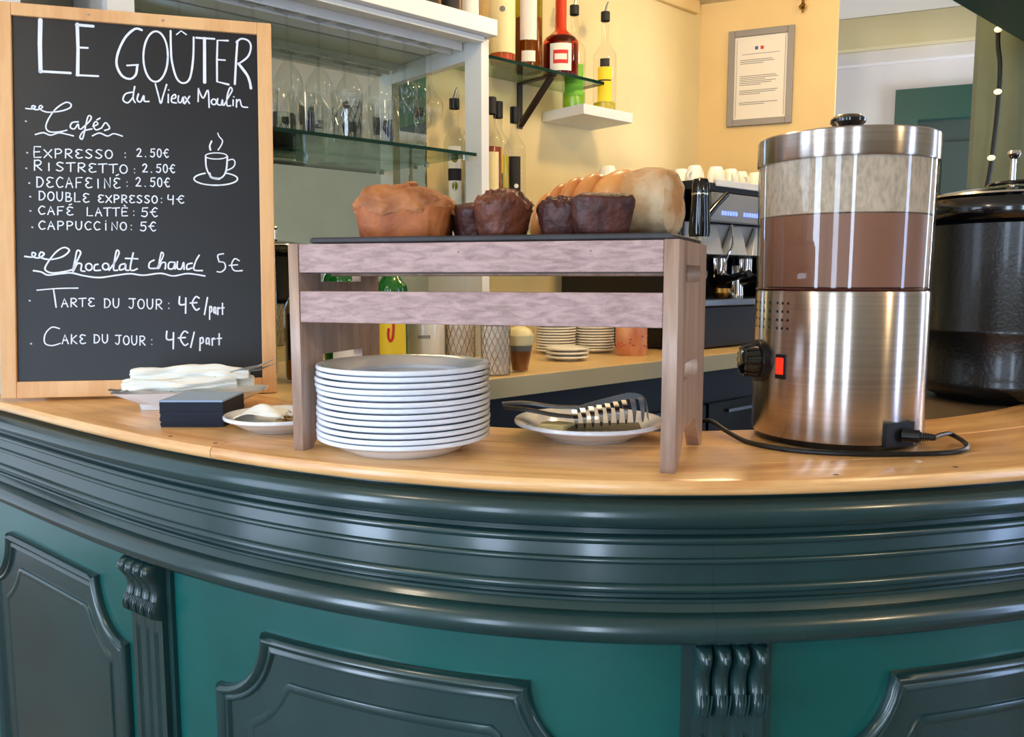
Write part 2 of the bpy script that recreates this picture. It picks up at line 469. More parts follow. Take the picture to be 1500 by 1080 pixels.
# ------------------------------------------------------------------ room shell
struct('floor', MB().box(-3.5, 4.2, -3.2, 5.6, -0.05, 0.0), M['floor'])
struct('wall_back', babs(MB().box(-0.93, 1.76, 0.70, 0.80, 0, 2.465)), M['cream_wall'])
nB = Vector((-DB.y, DB.x))     # away from camera
def wallquad(p0, p1, th, z0, z1):
    p0 = Vector(p0); p1 = Vector(p1); d = (p1 - p0).normalized(); n = Vector((-d.y, d.x))
    return MB().prism([tuple(p0), tuple(p1), tuple(p1 + n * th), tuple(p0 + n * th)], z0, z1)
struct('wall_end', babs(MB().box(-1.12, -0.932, 0.44, 0.80, 1.101, 2.465)), M['white_wall'])
struct('wall_notice', wallquad(CORN, WB_END, 0.10, 0, 2.465), M['ochre_wall'])
pc0 = PCW - DB * 1.6; pc1 = PCW + DB * 2.4
# far wall with the doorway cut out: left piece, right piece, lintel
struct('wall_far', wallquad(pc0, PCW, 0.1, 0, 2.6), M['white_wall'])
struct('wall_far', wallquad(PCW + DB * 1.05, pc1, 0.1, 0, 2.6), M['white_wall'])
struct('wall_far', wallquad(PCW, PCW + DB * 1.05, 0.1, 2.256, 2.6), M['white_wall'])
bm_ = wallquad(pc0 - Vector((-DB.y, DB.x)) * 0.10, pc1 - Vector((-DB.y, DB.x)) * 0.10, 0.10, 2.45, 2.5995)
struct('trim_1', bm_, M['beam'], bevel=0.004)
bm_ = wallquad(pc0 - Vector((-DB.y, DB.x)) * 0.05, pc1 - Vector((-DB.y, DB.x)) * 0.05, 0.05, 2.385, 2.45)
struct('trim_2', bm_, M['white_wall'], bevel=0.004)
# green door with casing
d1 = struct('door_1', wallquad(PCW + DB * 0.10 + nB * 0.03, PCW + DB * 0.95 + nB * 0.03, 0.04, 0, 2.11), M['door_panel'])
cs = wallquad(PCW - nB * 0.02, PCW + DB * 0.105 - nB * 0.02, 0.12, 0, 2.256)
obj('door_casing', cs, M['door_green'], d1)
cs = wallquad(PCW + DB * 0.945 - nB * 0.02, PCW + DB * 1.05 - nB * 0.02, 0.12, 0, 2.256)
obj('door_casing', cs, M['door_green'], d1)
cs = wallquad(PCW + DB * 0.105 - nB * 0.02, PCW + DB * 0.945 - nB * 0.02, 0.12, 2.105, 2.256)
obj('door_casing', cs, M['door_green'], d1)
for z0, z1 in ((0.2, 1.0), (1.15, 2.0)):
    obj('door_field', wallquad(PCW + DB * 0.22 + nB * 0.018, PCW + DB * 0.83 + nB * 0.018, 0.015, z0, z1), M['door_panel'], d1, bevel=0.006)
struct('wall_passage', MB().prism([(1.66, 3.02), (2.75, 2.66), (2.79, 2.76), (1.70, 3.12)], 0, 2.6), M['olive'])
struct('ceiling', MB().prism([(-3.5, -3.2), (4.2, -3.2), (4.2, 2.1), tuple(WB_END + DB * 0.1 + nB * 0.02), tuple(CORN + nB * 0.1), (-3.5, -0.2)], 2.465, 2.52), M['ceiling'])
struct('ceiling_passage', MB().prism([(0.6, 3.66), (4.2, 2.1), (4.2, 5.0), (0.6, 5.4)], 2.6, 2.65), M['ceiling_white'])
struct('trim_3', babs(MB().box(-0.9, 1.72, 0.675, 0.70, 2.415, 2.465)), M['ochre_wall'], bevel=0.006)
# front room walls with window openings
def wall_with_hole(name, axis, c, lo, hi, holes, z0, z1, th, m):
    root = None
    mb = MB()
    cur = lo
    def seg(u0, u1, a, b):
        if axis == 'x': mb.box(min(c, c + th), max(c, c + th), u0, u1, a, b)
        else: mb.box(u0, u1, min(c, c + th), max(c, c + th), a, b)
    for (h0, h1, b0, b1) in holes:
        seg(cur, h0, 0, 2.465); seg(h0, h1, 0, b0); seg(h0, h1, b1, 2.465); cur = h1
    seg(cur, hi, 0, 2.465)
    return struct(name, mb, m)
wall_with_hole('wall_left', 'x', -3.5, -3.2, 0.9, [(-1.95, -1.05, 0.04, 2.42), (-0.50, 0.50, 0.04, 2.42)], 0, 0, -0.1, M['grey_wall'])
wall_with_hole('wall_front', 'y', -3.2, -3.5, 4.2, [(-2.45, -1.75, 0.04, 2.42), (-0.53, -0.17, 0.04, 2.42)], 0, 0, -0.1, M['grey_wall'])
wall_with_hole('wall_right', 'x', 4.2, -3.2, 5.0, [(-1.08, -0.62, 0.04, 2.42), (2.03, 2.37, 0.04, 2.42)], 0, 0, 0.1, M['grey_wall'])
def window(i, axis, c, h0, h1, z0, z1):
    fr = MB(); t = 0.04
    def seg(u0, u1, a, b, mbx, d=0.05):
        if axis == 'x': mbx.box(c - d / 2, c + d / 2, u0, u1, a, b)
        else: mbx.box(u0, u1, c - d / 2, c + d / 2, a, b)
    seg(h0, h0 + t, z0, z1, fr); seg(h1 - t, h1, z0, z1, fr); seg(h0 + t, h1 - t, z0, z0 + t, fr); seg(h0 + t, h1 - t, z1 - t, z1, fr)
    w = struct('window_%d' % i, fr, M['white_paint'])
    pn = MB(); seg(h0 + t, h1 - t, z0 + t, z1 - t, pn, 0.006)
    obj('pane', pn, M['window_pane'], w)
for k_, w_ in enumerate((('x', -3.53, -1.95, -1.05), ('x', -3.53, -0.50, 0.50), ('y', -3.23, -2.45, -1.75), ('y', -3.23, -0.53, -0.17), ('x', 4.23, -1.08, -0.62), ('x', 4.23, 2.03, 2.37))):  # second left window is added to carry fill light
    window(k_ + 1, *w_, 0.04, 2.42)
# green canopy above the bar
cb = MB().box(1.205, 3.4, -0.80, -0.495, 2.08, 2.465); babs(cb)
struct('trim_4', cb, M['canopy'], bevel=0.004)

# ------------------------------------------------------------------ bar counter
bar = thing('bar_counter', 'curved dark green bar front with moulded cornice and raised panels', 'bar', (0, 0, 0))
WALL = -0.03
prof = [(-0.022, 1.080), (-0.022, 1.0745)]
for i in range(9):        # bullnose
    a = PI / 2 - PI * i / 8; prof.append((-0.010 + 0.016 * math.cos(a), 1.056 + 0.017 * math.sin(a)))
prof += [(-0.018, 1.036), (-0.018, 1.030)]
def bead(o, zc, r, pr=1.0):
    return [(o + r * pr * math.sin(PI * i / 6), zc + r * math.cos(PI * i / 6)) for i in range(7)]
prof += bead(-0.014, 1.0235, 0.0055) + [(-0.016, 1.017)]
prof += [(-0.014, 1.003)] + bead(-0.014, 0.9985, 0.0042) + [(-0.014, 0.993), (-0.013, 0.974)]
prof += bead(-0.013, 0.9655, 0.0062) + [(-0.017, 0.957), (-0.017, 0.953), (-0.012, 0.952), (-0.012, 0.949)]
for i in range(5):        # cove
    a = i / 4; prof.append((-0.012 + 0.004 * a + 0.004 * (a ** 2), 0.949 - 0.009 * a + 0.002 * math.sin(a * PI)))
for i in range(11):       # torus
    a = PI * 0.45 - PI * 0.95 * i / 10; prof.append((-0.006 + 0.022 * math.cos(a), 0.921 + 0.0195 * math.sin(a)))
prof += [(-0.02, 0.900), (WALL - 0.004, 0.900), (WALL - 0.012, 1.078)]
seams = [S0, -1.015, 0.238, S1]
for i in range(3):
    sweep('cornice', prof, seams[i] + 0.0001, seams[i + 1] - 0.0001, M['darkgreen'], bar, step=0.02)
sweep('front_board', [(WALL, 0.905), (WALL, 0.0), (WALL - 0.02, 0.0), (WALL - 0.02, 0.905)], S0, S1, M['teal'], bar)
sweep('back_board', [(-0.27, 1.078), (-0.27, 0.0), (-0.285, 0.0), (-0.285, 1.078)], -0.44, S1, M['black_matte'], bar)  # unseen black board added so light doesn't leak through the bar
sweep('plinth', [(WALL + 0.014, 0.12), (WALL + 0.014, 0.0), (WALL, 0.0), (WALL, 0.12)], S0, S1, M['darkgreen'], bar)

def panel_outline(s0, s1, z0, z1, r, ins):
    pts = []
    a_, b_, c_, d_ = s0 + ins, s1 - ins, z0 + ins, z1 - ins
    rr = r   # concave notch radius around the outer corner
    def arc(cx, cz, t0, t1, n=10):
        R_ = rr + ins * 0.9
        return [(cx + R_ * math.cos(t0 + (t1 - t0) * i / n), cz + R_ * math.sin(t0 + (t1 - t0) * i / n)) for i in range(n + 1)]
    NT = 16
    tl = arc(s0, z1, -PI / 2, 0); tr = arc(s1, z1, PI, 1.5 * PI)
    br = arc(s1, z0, PI / 2, PI); bl = arc(s0, z0, 0, PI / 2)
    tl[0] = (a_, tl[0][1]) if False else tl[0]
    def clampp(l):
        return [(min(max(x, a_), b_), min(max(z, c_), d_)) for x, z in l]
    tl, tr, br, bl = map(clampp, (tl, tr, br, bl))
    pts += [(a_, tl[0][1])] + tl + [(tl[-1][0], d_)]
    x0, x1 = tl[-1][0], tr[0][0]
    pts += [(x0 + (x1 - x0) * i / NT, d_) for i in range(1, NT)]
    pts += [(tr[0][0], d_)] + tr + [(b_, tr[-1][1])]
    z_a, z_b = tr[-1][1], br[0][1]
    pts += [(b_, z_a + (z_b - z_a) * i / 6) for i in range(1, 6)]
    pts += [(b_, br[0][1])] + br + [(br[-1][0], c_)]
    x0, x1 = br[-1][0], bl[0][0]
    pts += [(x0 + (x1 - x0) * i / NT, c_) for i in range(1, NT)]
    pts += [(bl[0][0], c_)] + bl + [(a_, bl[-1][1])]
    z_a, z_b = bl[-1][1], tl[0][1]
    pts += [(a_, z_a + (z_b - z_a) * i / 6) for i in range(1, 6)]
    return pts
def panel(s0, s1, z0, z1, r, label=None):
    rows = [(0.0, 0.0), (0.0, 0.007), (0.003, 0.012), (0.008, 0.014), (0.013, 0.012), (0.017, 0.007), (0.020, 0.009), (0.024, 0.009), (0.028, 0.0035),
            (0.062, 0.0030), (0.0635, 0.0058), (0.068, 0.0068), (0.073, 0.0062), (0.076, 0.0048)]
    mb = MB(); rs = []
    for ins, h in rows[:9]:
        rs.append([BW(x, WALL + h, z) for x, z in panel_outline(s0, s1, z0, z1, r, ins)])
    mb.rings(rs, cap0=False, cap1=False)
    fr = obj('panel_frame', mb, M['darkgreen'], bar, smooth=True)
    mb = MB(); rs = []
    for ins, h in rows[8:]:
        rs.append([BW(x, WALL + h, z) for x, z in panel_outline(s0, s1, z0, z1, r, ins)])
    mb.rings(rs, cap0=False, cap1=False)
    # field: flat polygon cut every few centimetres, then bent to the wall
    poly = panel_outline(s0, s1, z0, z1, r, rows[-1][0])
    clean = []
    for q in poly:
        if not clean or math.hypot(q[0] - clean[-1][0], q[1] - clean[-1][1]) > 1e-5: clean.append(q)
    bm = bmesh.new(); vs = [bm.verts.new((x, 0, z)) for x, z in clean]; bm.faces.new(vs)
    k = s0
    while k < s1:
        bmesh.ops.bisect_plane(bm, geom=bm.verts[:] + bm.edges[:] + bm.faces[:], plane_co=(k, 0, 0), plane_no=(1, 0, 0)); k += 0.03
    bm.verts.ensure_lookup_table()
    for i, v in enumerate(bm.verts): v.index = i
    vv = [BW(v.co.x, WALL + rows[-1][1], v.co.z) for v in bm.verts]
    ff = [tuple(v.index for v in f.verts) for f in bm.faces]; bm.free()
    mb.add(vv, ff)
    obj('raised_panel', mb, M['darkgreen'], fr, smooth=True)
panel(-0.49, 0.115, 0.24, 0.835, 0.098)
panel(-1.31, -0.738, 0.24, 0.825, 0.095)
panel(0.385, 1.00, 0.24, 0.84, 0.098)

def pilaster(sc, w=0.088, label=None):
    # sc: centre along the bar
    mb = MB()
    n = 4
    rs = []
    for i in range(n + 1):
        s = sc - w / 2 - 0.012 + (w + 0.024) * i / n
        rs.append([BW(s, WALL, 0.12), BW(s, WALL + 0.007, 0.12), BW(s, WALL + 0.007, 0.899), BW(s, WALL, 0.899)])
    mb.rings(rs)
    root = obj('pilaster', mb, M['darkgreen'], bar)
    # fluted shaft: cross-section with three grooves, swept in z
    xs = []
    for i in range(61):
        u = i / 60.0; x = (u - 0.5) * w; h = 0.016
        for c in (-0.026, 0.0, 0.026):
            d = abs(x - c)
            if d < 0.006: h = 0.016 - 0.006 * math.sqrt(max(0, 1 - (d / 0.006) ** 2))
        xs.append((x, h))
    mb = MB()
    def row(z, fl):
        r = [BW(sc - w / 2, WALL + 0.006, z)]
        r += [BW(sc + x, WALL + (h if fl else 0.016), z) for x, h in xs]
        r += [BW(sc + w / 2, WALL + 0.006, z)]
        return r
    rows = [row(0.16, False), row(0.20, False), row(0.205, True), row(0.775, True), row(0.785, False), row(0.815, False)]
    k = len(rows[0]); vs = [p for r in rows for p in r]
    fs = [(j * k + i, j * k + i + 1, (j + 1) * k + i + 1, (j + 1) * k + i) for j in range(len(rows) - 1) for i in range(k - 1)]
    fs.append(tuple(range(k))); fs.append(tuple((len(rows) - 1) * k + i for i in range(k)))
    mb.add(vs, fs); obj('fluted_shaft', mb, M['darkgreen'], root, smooth=True)
    # corbel of four reeded scrolls
    for q in range(4):
        cx = sc + (q - 1.5) * w / 4.0 * 1.02
        side = [(0.899, 0.020), (0.896, 0.033), (0.890, 0.040), (0.882, 0.041), (0.872, 0.034), (0.862, 0.027), (0.850, 0.024), (0.838, 0.027), (0.828, 0.032), (0.818, 0.033), (0.809, 0.028), (0.804, 0.016)]
        rs = []
        for z, h in side:
            r = []
            for i in range(9):
                a = PI * i / 8; r.append(BW(cx - (w / 8.6) * math.cos(a), WALL + 0.010 + (h - 0.010) * (0.35 + 0.65 * math.sin(a)), z))
            r.append(BW(cx + w / 8.6, WALL, z)); r.append(BW(cx - w / 8.6, WALL, z))
            rs.append(r)
        mb = MB(); mb.rings(rs)
        # carved leaf lines on the lower belly
        for g in range(4):
            gx = -0.0065 + g * 0.0042
            pts = [BW(cx + gx + t * 0.004, WALL + 0.0245 + 0.0075 * math.sin(PI * (0.25 + 0.6 * t)), 0.812 + 0.026 * t) for t in (0, 0.25, 0.5, 0.75, 1)]
            mb.tube(pts, 0.0011, 5)
        obj('corbel_scroll', mb, M['darkgreen'], root, smooth=True)
pilaster(-0.652); pilaster(0.262)

# wooden counter top in three boards
ct = thing('counter_top', 'pale varnished wooden top of the curved bar with dark knots', 'countertop', (0, 0, 0))
def wprof(o0, o1):
    f = 0.006
    return [(o0, 1.0805), (o1 - f, 1.0805), (o1 - 0.002, 1.0825), (o1, 1.0865), (o1, 1.093), (o1 - 0.003, 1.098), (o1 - 0.009, TOP), (o0, TOP)]
sweep('board', wprof(-0.080, 0.002), S0, -0.452, M['counter'], ct, uv=True)
pg_ = [BW(S0 + (-0.452 - S0) * i / 30, -0.0806, 0)[:2] for i in range(31)] + [BW(-0.452, -0.30, 0)[:2], B(-0.46, -0.005)[:2], B(-0.505, -0.005)[:2], B(-0.505, 0.412)[:2], B(-0.505, 0.698)[:2], B(-0.93, 0.698)[:2]]
me_ = MB().prism(pg_, 1.0805, TOP).mesh('board'); ul_ = me_.uv_layers.new(name='UVMap')
for l_ in me_.loops:
    v_ = me_.vertices[l_.vertex_index].co; ul_.data[l_.index].uv = (v_.x * .79 - v_.y * .61, v_.x * .61 + v_.y * .79)
obj('board', me_, M['counter'], ct)
sweep('board', wprof(-0.080, 0.002), -0.4505, S1, M['counter'], ct, uv=True, uoff=3.3)
def iprof(o0, o1):
    return [(o0, 1.0805), (o1, 1.0805), (o1, TOP - 0.0008), (o1 - 0.0008, TOP), (o0 + 0.002, TOP), (o0, TOP - 0.002)]
sweep('board', iprof(-0.190, -0.0808), -0.4505, S1, M['counter'], ct, uv=True, uoff=7.1)
sweep('board', iprof(-0.300, -0.1908), -0.4505, S1, M['counter'], ct, uv=True, uoff=11.7)
for (s, o) in ((0.385, -0.012), (0.553, -0.018), (-0.462, -0.016), (-0.56, -0.012)):
    c = BW(s, o, TOP + 0.0003); obj('knot', MB().lathe([(0.0035, 0), (0.0028, 0.0003), (0.0, 0.0004)], 12, c[0], c[1]), M['utensil_dark'], ct, loc=(0, 0, TOP))

# ------------------------------------------------------------------ menu board
def lerp(a, b, t): return a + (b - a) * t
MYAW = math.radians(14); LEAN = math.radians(6.2)
BWD, BHT = 0.494, 0.741
menu = thing('menu_board', 'chalkboard café menu in a pale wooden frame propped on the counter', 'sign', (-0.953, 1.515, TOP + 0.0062))
menu.rotation_euler = (-LEAN, math.radians(0.65), MYAW)
fw = 0.027
fr_ = [((0, fw), (0, BHT)), ((BWD - fw, BWD), (0, BHT)), ((fw, BWD - fw), (0, 0.031)), ((fw, BWD - fw), (BHT - 0.024, BHT))]
for (xa, xb), (za, zb) in fr_:
    obj('frame_rail', MB().box(xa, xb, -0.006, 0.008, za, zb), M['frame_wood'], menu, bevel=0.0015)
obj('slate_panel', MB().box(fw, BWD - fw, 0.0, 0.006, 0.031, BHT - 0.024), M['chalkboard'], menu)
for xx in (0.160, 0.292):
    obj('nail', MB().sphere((xx, -0.006, BHT - 0.012), 0.003, 0.0012, 0.003, 8), M['rack_panel'], menu)
# the writing, as chalk strokes on the panel; u,v in the drawn area of the slate
PX0, PX1 = fw, BWD - fw
def vtop(x): return lerp(30, 58, (x - 21) / 355.0)
def vbot(x): return 569.5 - 6.5 * (x - 21) / 355.0
def bxy(x, y):
    u = (x - 21) / 355.5
    # slight foreshortening across the board
    X = lerp(PX0, PX1, u * (1.0 + 0.055 * (1 - u)) if 0 <= u <= 1 else u)
    v = (vbot(x) - y) / (vbot(x) - vtop(x))
    v = v * (1.0 + 0.035 * (1 - v))
    return X, lerp(0.031, BHT - 0.024, v)
def chalk(name, strokes, width, label=None, smooth=True):
    mb = MB()
    for st in strokes:
        w = width
        if isinstance(st, dict): w = st['w']; sm = st.get('s', smooth); st = st['p']
        else: sm = smooth
        pts = [bxy(*p) for p in st]
        if len(pts) == 1: pts = [pts[0], (pts[0][0] + 0.0005, pts[0][1])]
        if sm and len(pts) > 2: pts = cat_rom(pts, 5)
        ww = w * 0.00131 / 2
        n = len(pts); L_ = []; R_ = []
        for i, p in enumerate(pts):
            a = pts[max(i - 1, 0)]; b = pts[min(i + 1, n - 1)]
            dx, dz = b[0] - a[0], b[1] - a[1]; l = math.hypot(dx, dz) or 1e-6
            nx, nz = -dz / l, dx / l
            k = ww * (0.92 + 0.16 * noise.noise(Vector((p[0] * 90, p[1] * 90, 1.3))))
            L_.append((p[0] + nx * k, p[1] + nz * k)); R_.append((p[0] - nx * k, p[1] - nz * k))
        y = -0.0006
        vs = [(q[0], y, q[1]) for q in L_] + [(q[0], y, q[1]) for q in R_]
        mb.add(vs, [(i, i + 1, n + i + 1, n + i) for i in range(n - 1)])
        for e in (pts[0], pts[-1]):
            c = [(e[0] + ww * math.cos(t * PI / 4), y - 0.00005, e[1] + ww * math.sin(t * PI / 4)) for t in range(8)]
            mb.add(c, [tuple(range(8))])
    return obj(name, mb, M['chalk'], menu, label=label)
def c1(l): return [(x / 3.6, y / 3.6) for x, y in l]
def c2(l): return [(x / 3.1765, 300 + y / 3.1765) for x, y in l]
def ell(cx, cy, rx, ry, n=14, t0=0.0, t1=360.0, rot=0):
    r = []
    for i in range(n + 1):
        a = math.radians(t0 + (t1 - t0) * i / n); x = rx * math.cos(a); y = ry * math.sin(a)
        r.append((cx + x * math.cos(rot) - y * math.sin(rot), cy + x * math.sin(rot) + y * math.cos(rot)))
    return r
def W_(p, w, s=True): return {'p': p, 'w': w, 's': s}
title = [W_(c1([(210, 130), (206, 260), (207, 410)]), 6.2, False), W_(c1([(204, 410), (350, 418)]), 4.0, False),
    W_(c1([(388, 150), (390, 290), (386, 428)]), 5.0, False), W_(c1([(380, 429), (488, 434)]), 2.8, False), W_(c1([(385, 154), (466, 161)]), 4.4, False), W_(c1([(388, 278), (437, 280)]), 3.2, False),
    W_(c1([(714, 180), (680, 174), (630, 220), (592, 300), (582, 370), (608, 430), (650, 448), (680, 424), (688, 378)]), 3.6), W_(c1([(636, 375), (692, 371)]), 2.8, False),
    W_(c1(ell(786, 325, 65, 138, 20, rot=0.03)), 3.0),
    W_(c1([(868, 185), (868, 270), (872, 350), (895, 440), (930, 470), (968, 445), (988, 340), (993, 220)]), 3.2), W_(c1([(900, 204), (925, 184), (952, 204)]), 2.2, False),
    W_(c1([(1008, 222), (1108, 228)]), 3.2, False), W_(c1([(1053, 226), (1050, 465)]), 5.0, False),
    W_(c1([(1185, 238), (1126, 236), (1121, 340), (1120, 462), (1185, 478)]), 3.2, False), W_(c1([(1121, 342), (1167, 345)]), 2.6, False),
    W_(c1([(1221, 475), (1230, 350), (1240, 240)]), 3.4, False), W_(c1([(1234, 247), (1262, 228), (1302, 238), (1318, 272), (1300, 325), (1245, 365)]), 3.0), W_(c1([(1245, 365), (1292, 425), (1308, 465), (1314, 498)]), 4.4)]
chalk('chalk_lettering', title, 3.0, 'large white capitals LE GOÛTER')
sub = [[(660, 520), (625, 530), (612, 562), (636, 578), (662, 550)], [(673, 490), (664, 550), (674, 576)], [(692, 530), (685, 562), (703, 572), (720, 538), (722, 568), (746, 570)],
    [(782, 475), (798, 540), (809, 580), (822, 540), (842, 478)], [(850, 532), (849, 576)], [(852, 508)], [(866, 556), (889, 550), (886, 532), (869, 545), (868, 572), (892, 578)],
    [(905, 540), (903, 570), (918, 575), (930, 545), (932, 578)], [(940, 545), (964, 580)], [(965, 542), (938, 582)],
    [(1015, 500), (1012, 570)], [(1015, 502), (1040, 552), (1068, 508), (1073, 602)], ell(1100, 572, 14, 15), [(1122, 555), (1120, 583), (1140, 588), (1148, 560), (1150, 590)],
    [(1158, 590), (1182, 548), (1205, 510), (1194, 494), (1176, 540), (1174, 590), (1195, 593)], [(1210, 562), (1209, 592)], [(1213, 545)], [(1230, 560), (1228, 600)], [(1230, 574), (1248, 560), (1260, 596), (1292, 602)]]
chalk('chalk_lettering', [c1(s) for s in sub], 2.4, 'white script reading du Vieux Moulin')
cafes = [[(135, 612), (165, 614), (180, 602), (166, 597), (165, 612), (190, 618), (214, 605), (204, 595), (198, 612), (235, 631), (300, 625), (345, 607), (350, 586), (325, 578), (280, 610), (245, 660), (228, 708), (242, 735), (285, 738), (328, 728)],
    [(385, 682), (355, 687), (346, 712), (366, 720), (384, 694), (388, 718), (402, 720)], [(405, 715), (440, 680), (450, 656), (436, 650), (424, 690), (412, 750), (402, 776), (392, 762), (412, 732), (452, 720)],
    [(458, 706), (482, 694), (472, 680), (460, 700), (472, 725), (497, 716)], [(478, 671), (493, 662)], [(500, 716), (520, 686), (536, 702), (540, 718), (516, 728)],
    [(178, 752), (215, 742), (250, 755), (290, 742), (330, 750), (360, 758)], [(455, 757), (490, 742), (530, 758), (562, 745), (605, 758)]]
chalk('chalk_lettering', [c1(s) for s in cafes], 2.2, 'white script heading Cafés with wavy underline')
# small print alphabet: strokes in a unit box, y down
G = {
 'E': [[(.9, .02), (.15, .0), (.1, .5), (.12, 1), (.9, .98)], [(.12, .5), (.75, .48)]], 'X': [[(.05, .1), (.95, 1)], [(.95, .1), (.05, 1)]],
 'P': [[(.15, 1), (.15, 0)], ('c', [(.15, .05), (.6, .0), (.9, .25), (.65, .5), (.15, .55)])], 'R': [[(.12, 1), (.15, 0)], ('c', [(.15, .05), (.6, .0), (.88, .22), (.65, .48), (.2, .52)]), [(.3, .52), (.92, 1)]],
 'S': [('c', [(.85, .1), (.45, .0), (.15, .22), (.5, .48), (.85, .75), (.5, 1), (.1, .88)])], 'O': [('c', ell(.5, .52, .44, .48, 10))],
 'I': [[(.5, .15), (.5, 1)]], 'T': [[(.0, .05), (1, .0)], [(.5, .03), (.48, 1)]], 'D': [[(.15, 0), (.12, 1)], ('c', [(.1, .02), (.65, .08), (.92, .5), (.62, .92), (.1, 1)])],
 'C': [('c', [(.9, .12), (.5, .0), (.1, .45), (.4, .98), (.9, .9)])], 'A': [[(.05, 1), (.45, 0), (.92, 1)], [(.2, .62), (.78, .62)]], 'F': [[(.9, .0), (.15, .02), (.12, 1)], [(.14, .5), (.7, .48)]],
 'N': [[(.12, 1), (.12, .05), (.85, .95), (.88, .0)]], 'U': [('c', [(.1, 0), (.12, .7), (.45, 1), (.82, .75), (.88, 0)])], 'B': [[(.12, 1), (.15, 0)], ('c', [(.15, .03), (.7, .1), (.6, .42), (.2, .5)]), ('c', [(.2, .5), (.85, .6), (.75, .95), (.12, 1)])],
 'L': [[(.15, 0), (.12, 1), (.85, .98)]], 'J': [[(.1, .0), (.95, .0)], ('c', [(.65, .0), (.65, .7), (.4, 1), (.1, .85)])], 'K': [[(.15, 0), (.12, 1)], [(.85, .1), (.18, .55), (.9, 1)]],
 'M': [[(.05, 1), (.15, 0), (.5, .7), (.85, 0), (.95, 1)]], 'c': [('c', [(.9, .12), (.5, .0), (.1, .45), (.4, .98), (.9, .9)])],
 'e': [('c', [(.9, .1), (.4, .02), (.15, .28), (.5, .48), (.12, .7), (.4, 1), (.92, .92)])],
 '2': [('c', [(.1, .2), (.45, .0), (.8, .22), (.5, .65), (.08, .98)]), [(.08, .98), (.92, .98)]], '5': [[(.9, .0), (.25, .02), (.2, .42)], ('c', [(.2, .42), (.7, .4), (.85, .72), (.55, 1), (.1, .9)])],
 '0': [('c', ell(.5, .5, .38, .5, 10))], '4': [('c', [(.15, .0), (.1, .5), (.35, .62), (.8, .55)]), [(.8, .1), (.75, 1.25)]],
 '€': [('c', [(.95, .1), (.6, .0), (.22, .5), (.6, 1), (.95, .9)]), [(.02, .48), (.7, .45)]], '.': [[(.4, .98), (.45, 1.0)]], ':': [[(.5, .35), (.52, .37)], [(.5, .9), (.52, .92)]],
 '/': [[(.9, -.1), (.1, 1.25)]], 'p': [[(.2, .3), (.1, 1.5)], ('c', [(.2, .4), (.7, .25), (.8, .7), (.2, .85)])], 'a': [('c', [(.8, .35), (.3, .35), (.2, .85), (.7, .75), (.8, .35), (.85, .95)])],
 'r': [[(.2, .35), (.2, 1)], ('c', [(.2, .6), (.5, .32), (.8, .4)])], 't': [[(.45, -.1), (.4, .95)], [(.05, .35), (.9, .33)]], ' ': [],
 'é': [('c', [(.9, .1), (.4, .02), (.15, .28), (.5, .48), (.12, .7), (.4, 1), (.92, .92)]), [(.45, -.25), (.75, -.35)]], 'è': [[(.9, .02), (.15, .0), (.1, .5), (.12, 1), (.9, .98)], [(.12, .5), (.75, .48)], [(.45, -.3), (.6, -.2)]],
 'i': [[(.5, .2), (.5, 1)], [(.5, -.1), (.52, -.08)]], 'd': [[(.1, .0), (.6, .0)], ('c', [(.5, .0), (.95, .35), (.8, .9), (.1, .95)])]}
def line(text, x0, x1, y0, y1, tilt=0.0, wid=None, big=1.0):
    n = len(text); adv = (x1 - x0) / n; st = []
    for i, ch in enumerate(text):
        k = big if i == 0 else 1.0
        for g in G[ch]:
            sm = isinstance(g, tuple); p = g[1] if sm else g
            gx = x0 + adv * i; dy = tilt * (i / max(1, n - 1))
            h = (y1 - y0)
            st.append({'p': [(gx + adv * 0.80 * q[0], y1 - h * k * (1 - q[1]) + dy) for q in p], 'w': wid or 1.9, 's': sm})
    return st
def row(parts, label):
    s = []
    for p in parts: s += p
    chalk('chalk_lettering', s, 1.9, label)
def dot(x, y): return [W_([(x, y), (x + 0.6, y + 0.3)], 2.3, False)]
row([dot(38, 236), line('EXPReSSO', 46, 157, 230, 243, 1, big=1.25), line(':', 169, 176, 232, 243), line('2.50€', 188, 237, 229, 241, 1)], 'chalk line EXPRESSO : 2,50€')
row([dot(36.5, 259), line('RISTReTTO', 46, 178, 249, 262, 4, big=1.15), line(':', 182, 189, 256, 266), line('2.50€', 196, 246, 252, 264, 1)], 'chalk line RISTRETTO : 2,50€')
row([dot(40, 281), line('DeCAFeINé', 49, 167, 272, 287, 1), line(':', 171, 178, 275, 286), line('2.50€', 186, 238, 272, 285, 1)], 'chalk line DECAFEINÉ : 2,50€')
row([dot(41, 301), line('DOUBLe', 52, 123, 293, 306, 3), line('eXPReSSO', 132, 220, 298, 309, 1), line(':', 221, 227, 299, 310), line('4€', 232, 260, 298, 309, 1)], 'chalk line DOUBLE EXPRESSO : 4€')
row([dot(41, 322), line('CAFé', 51, 101, 315, 327, 1), line('LATTè', 116, 177, 317, 329), line(':', 180, 187, 318, 329), line('5€', 193, 220, 317, 330)], 'chalk line CAFÉ LATTÈ : 5€')
row([dot(43, 346), line('CAPPUCCiNO', 51, 175, 337, 349, 1), line(':', 176, 183, 339, 350), line('5€', 191, 217, 338, 351)], 'chalk line CAPPUCCINO : 5€')
row([dot(37, 189)], 'small chalk dot')
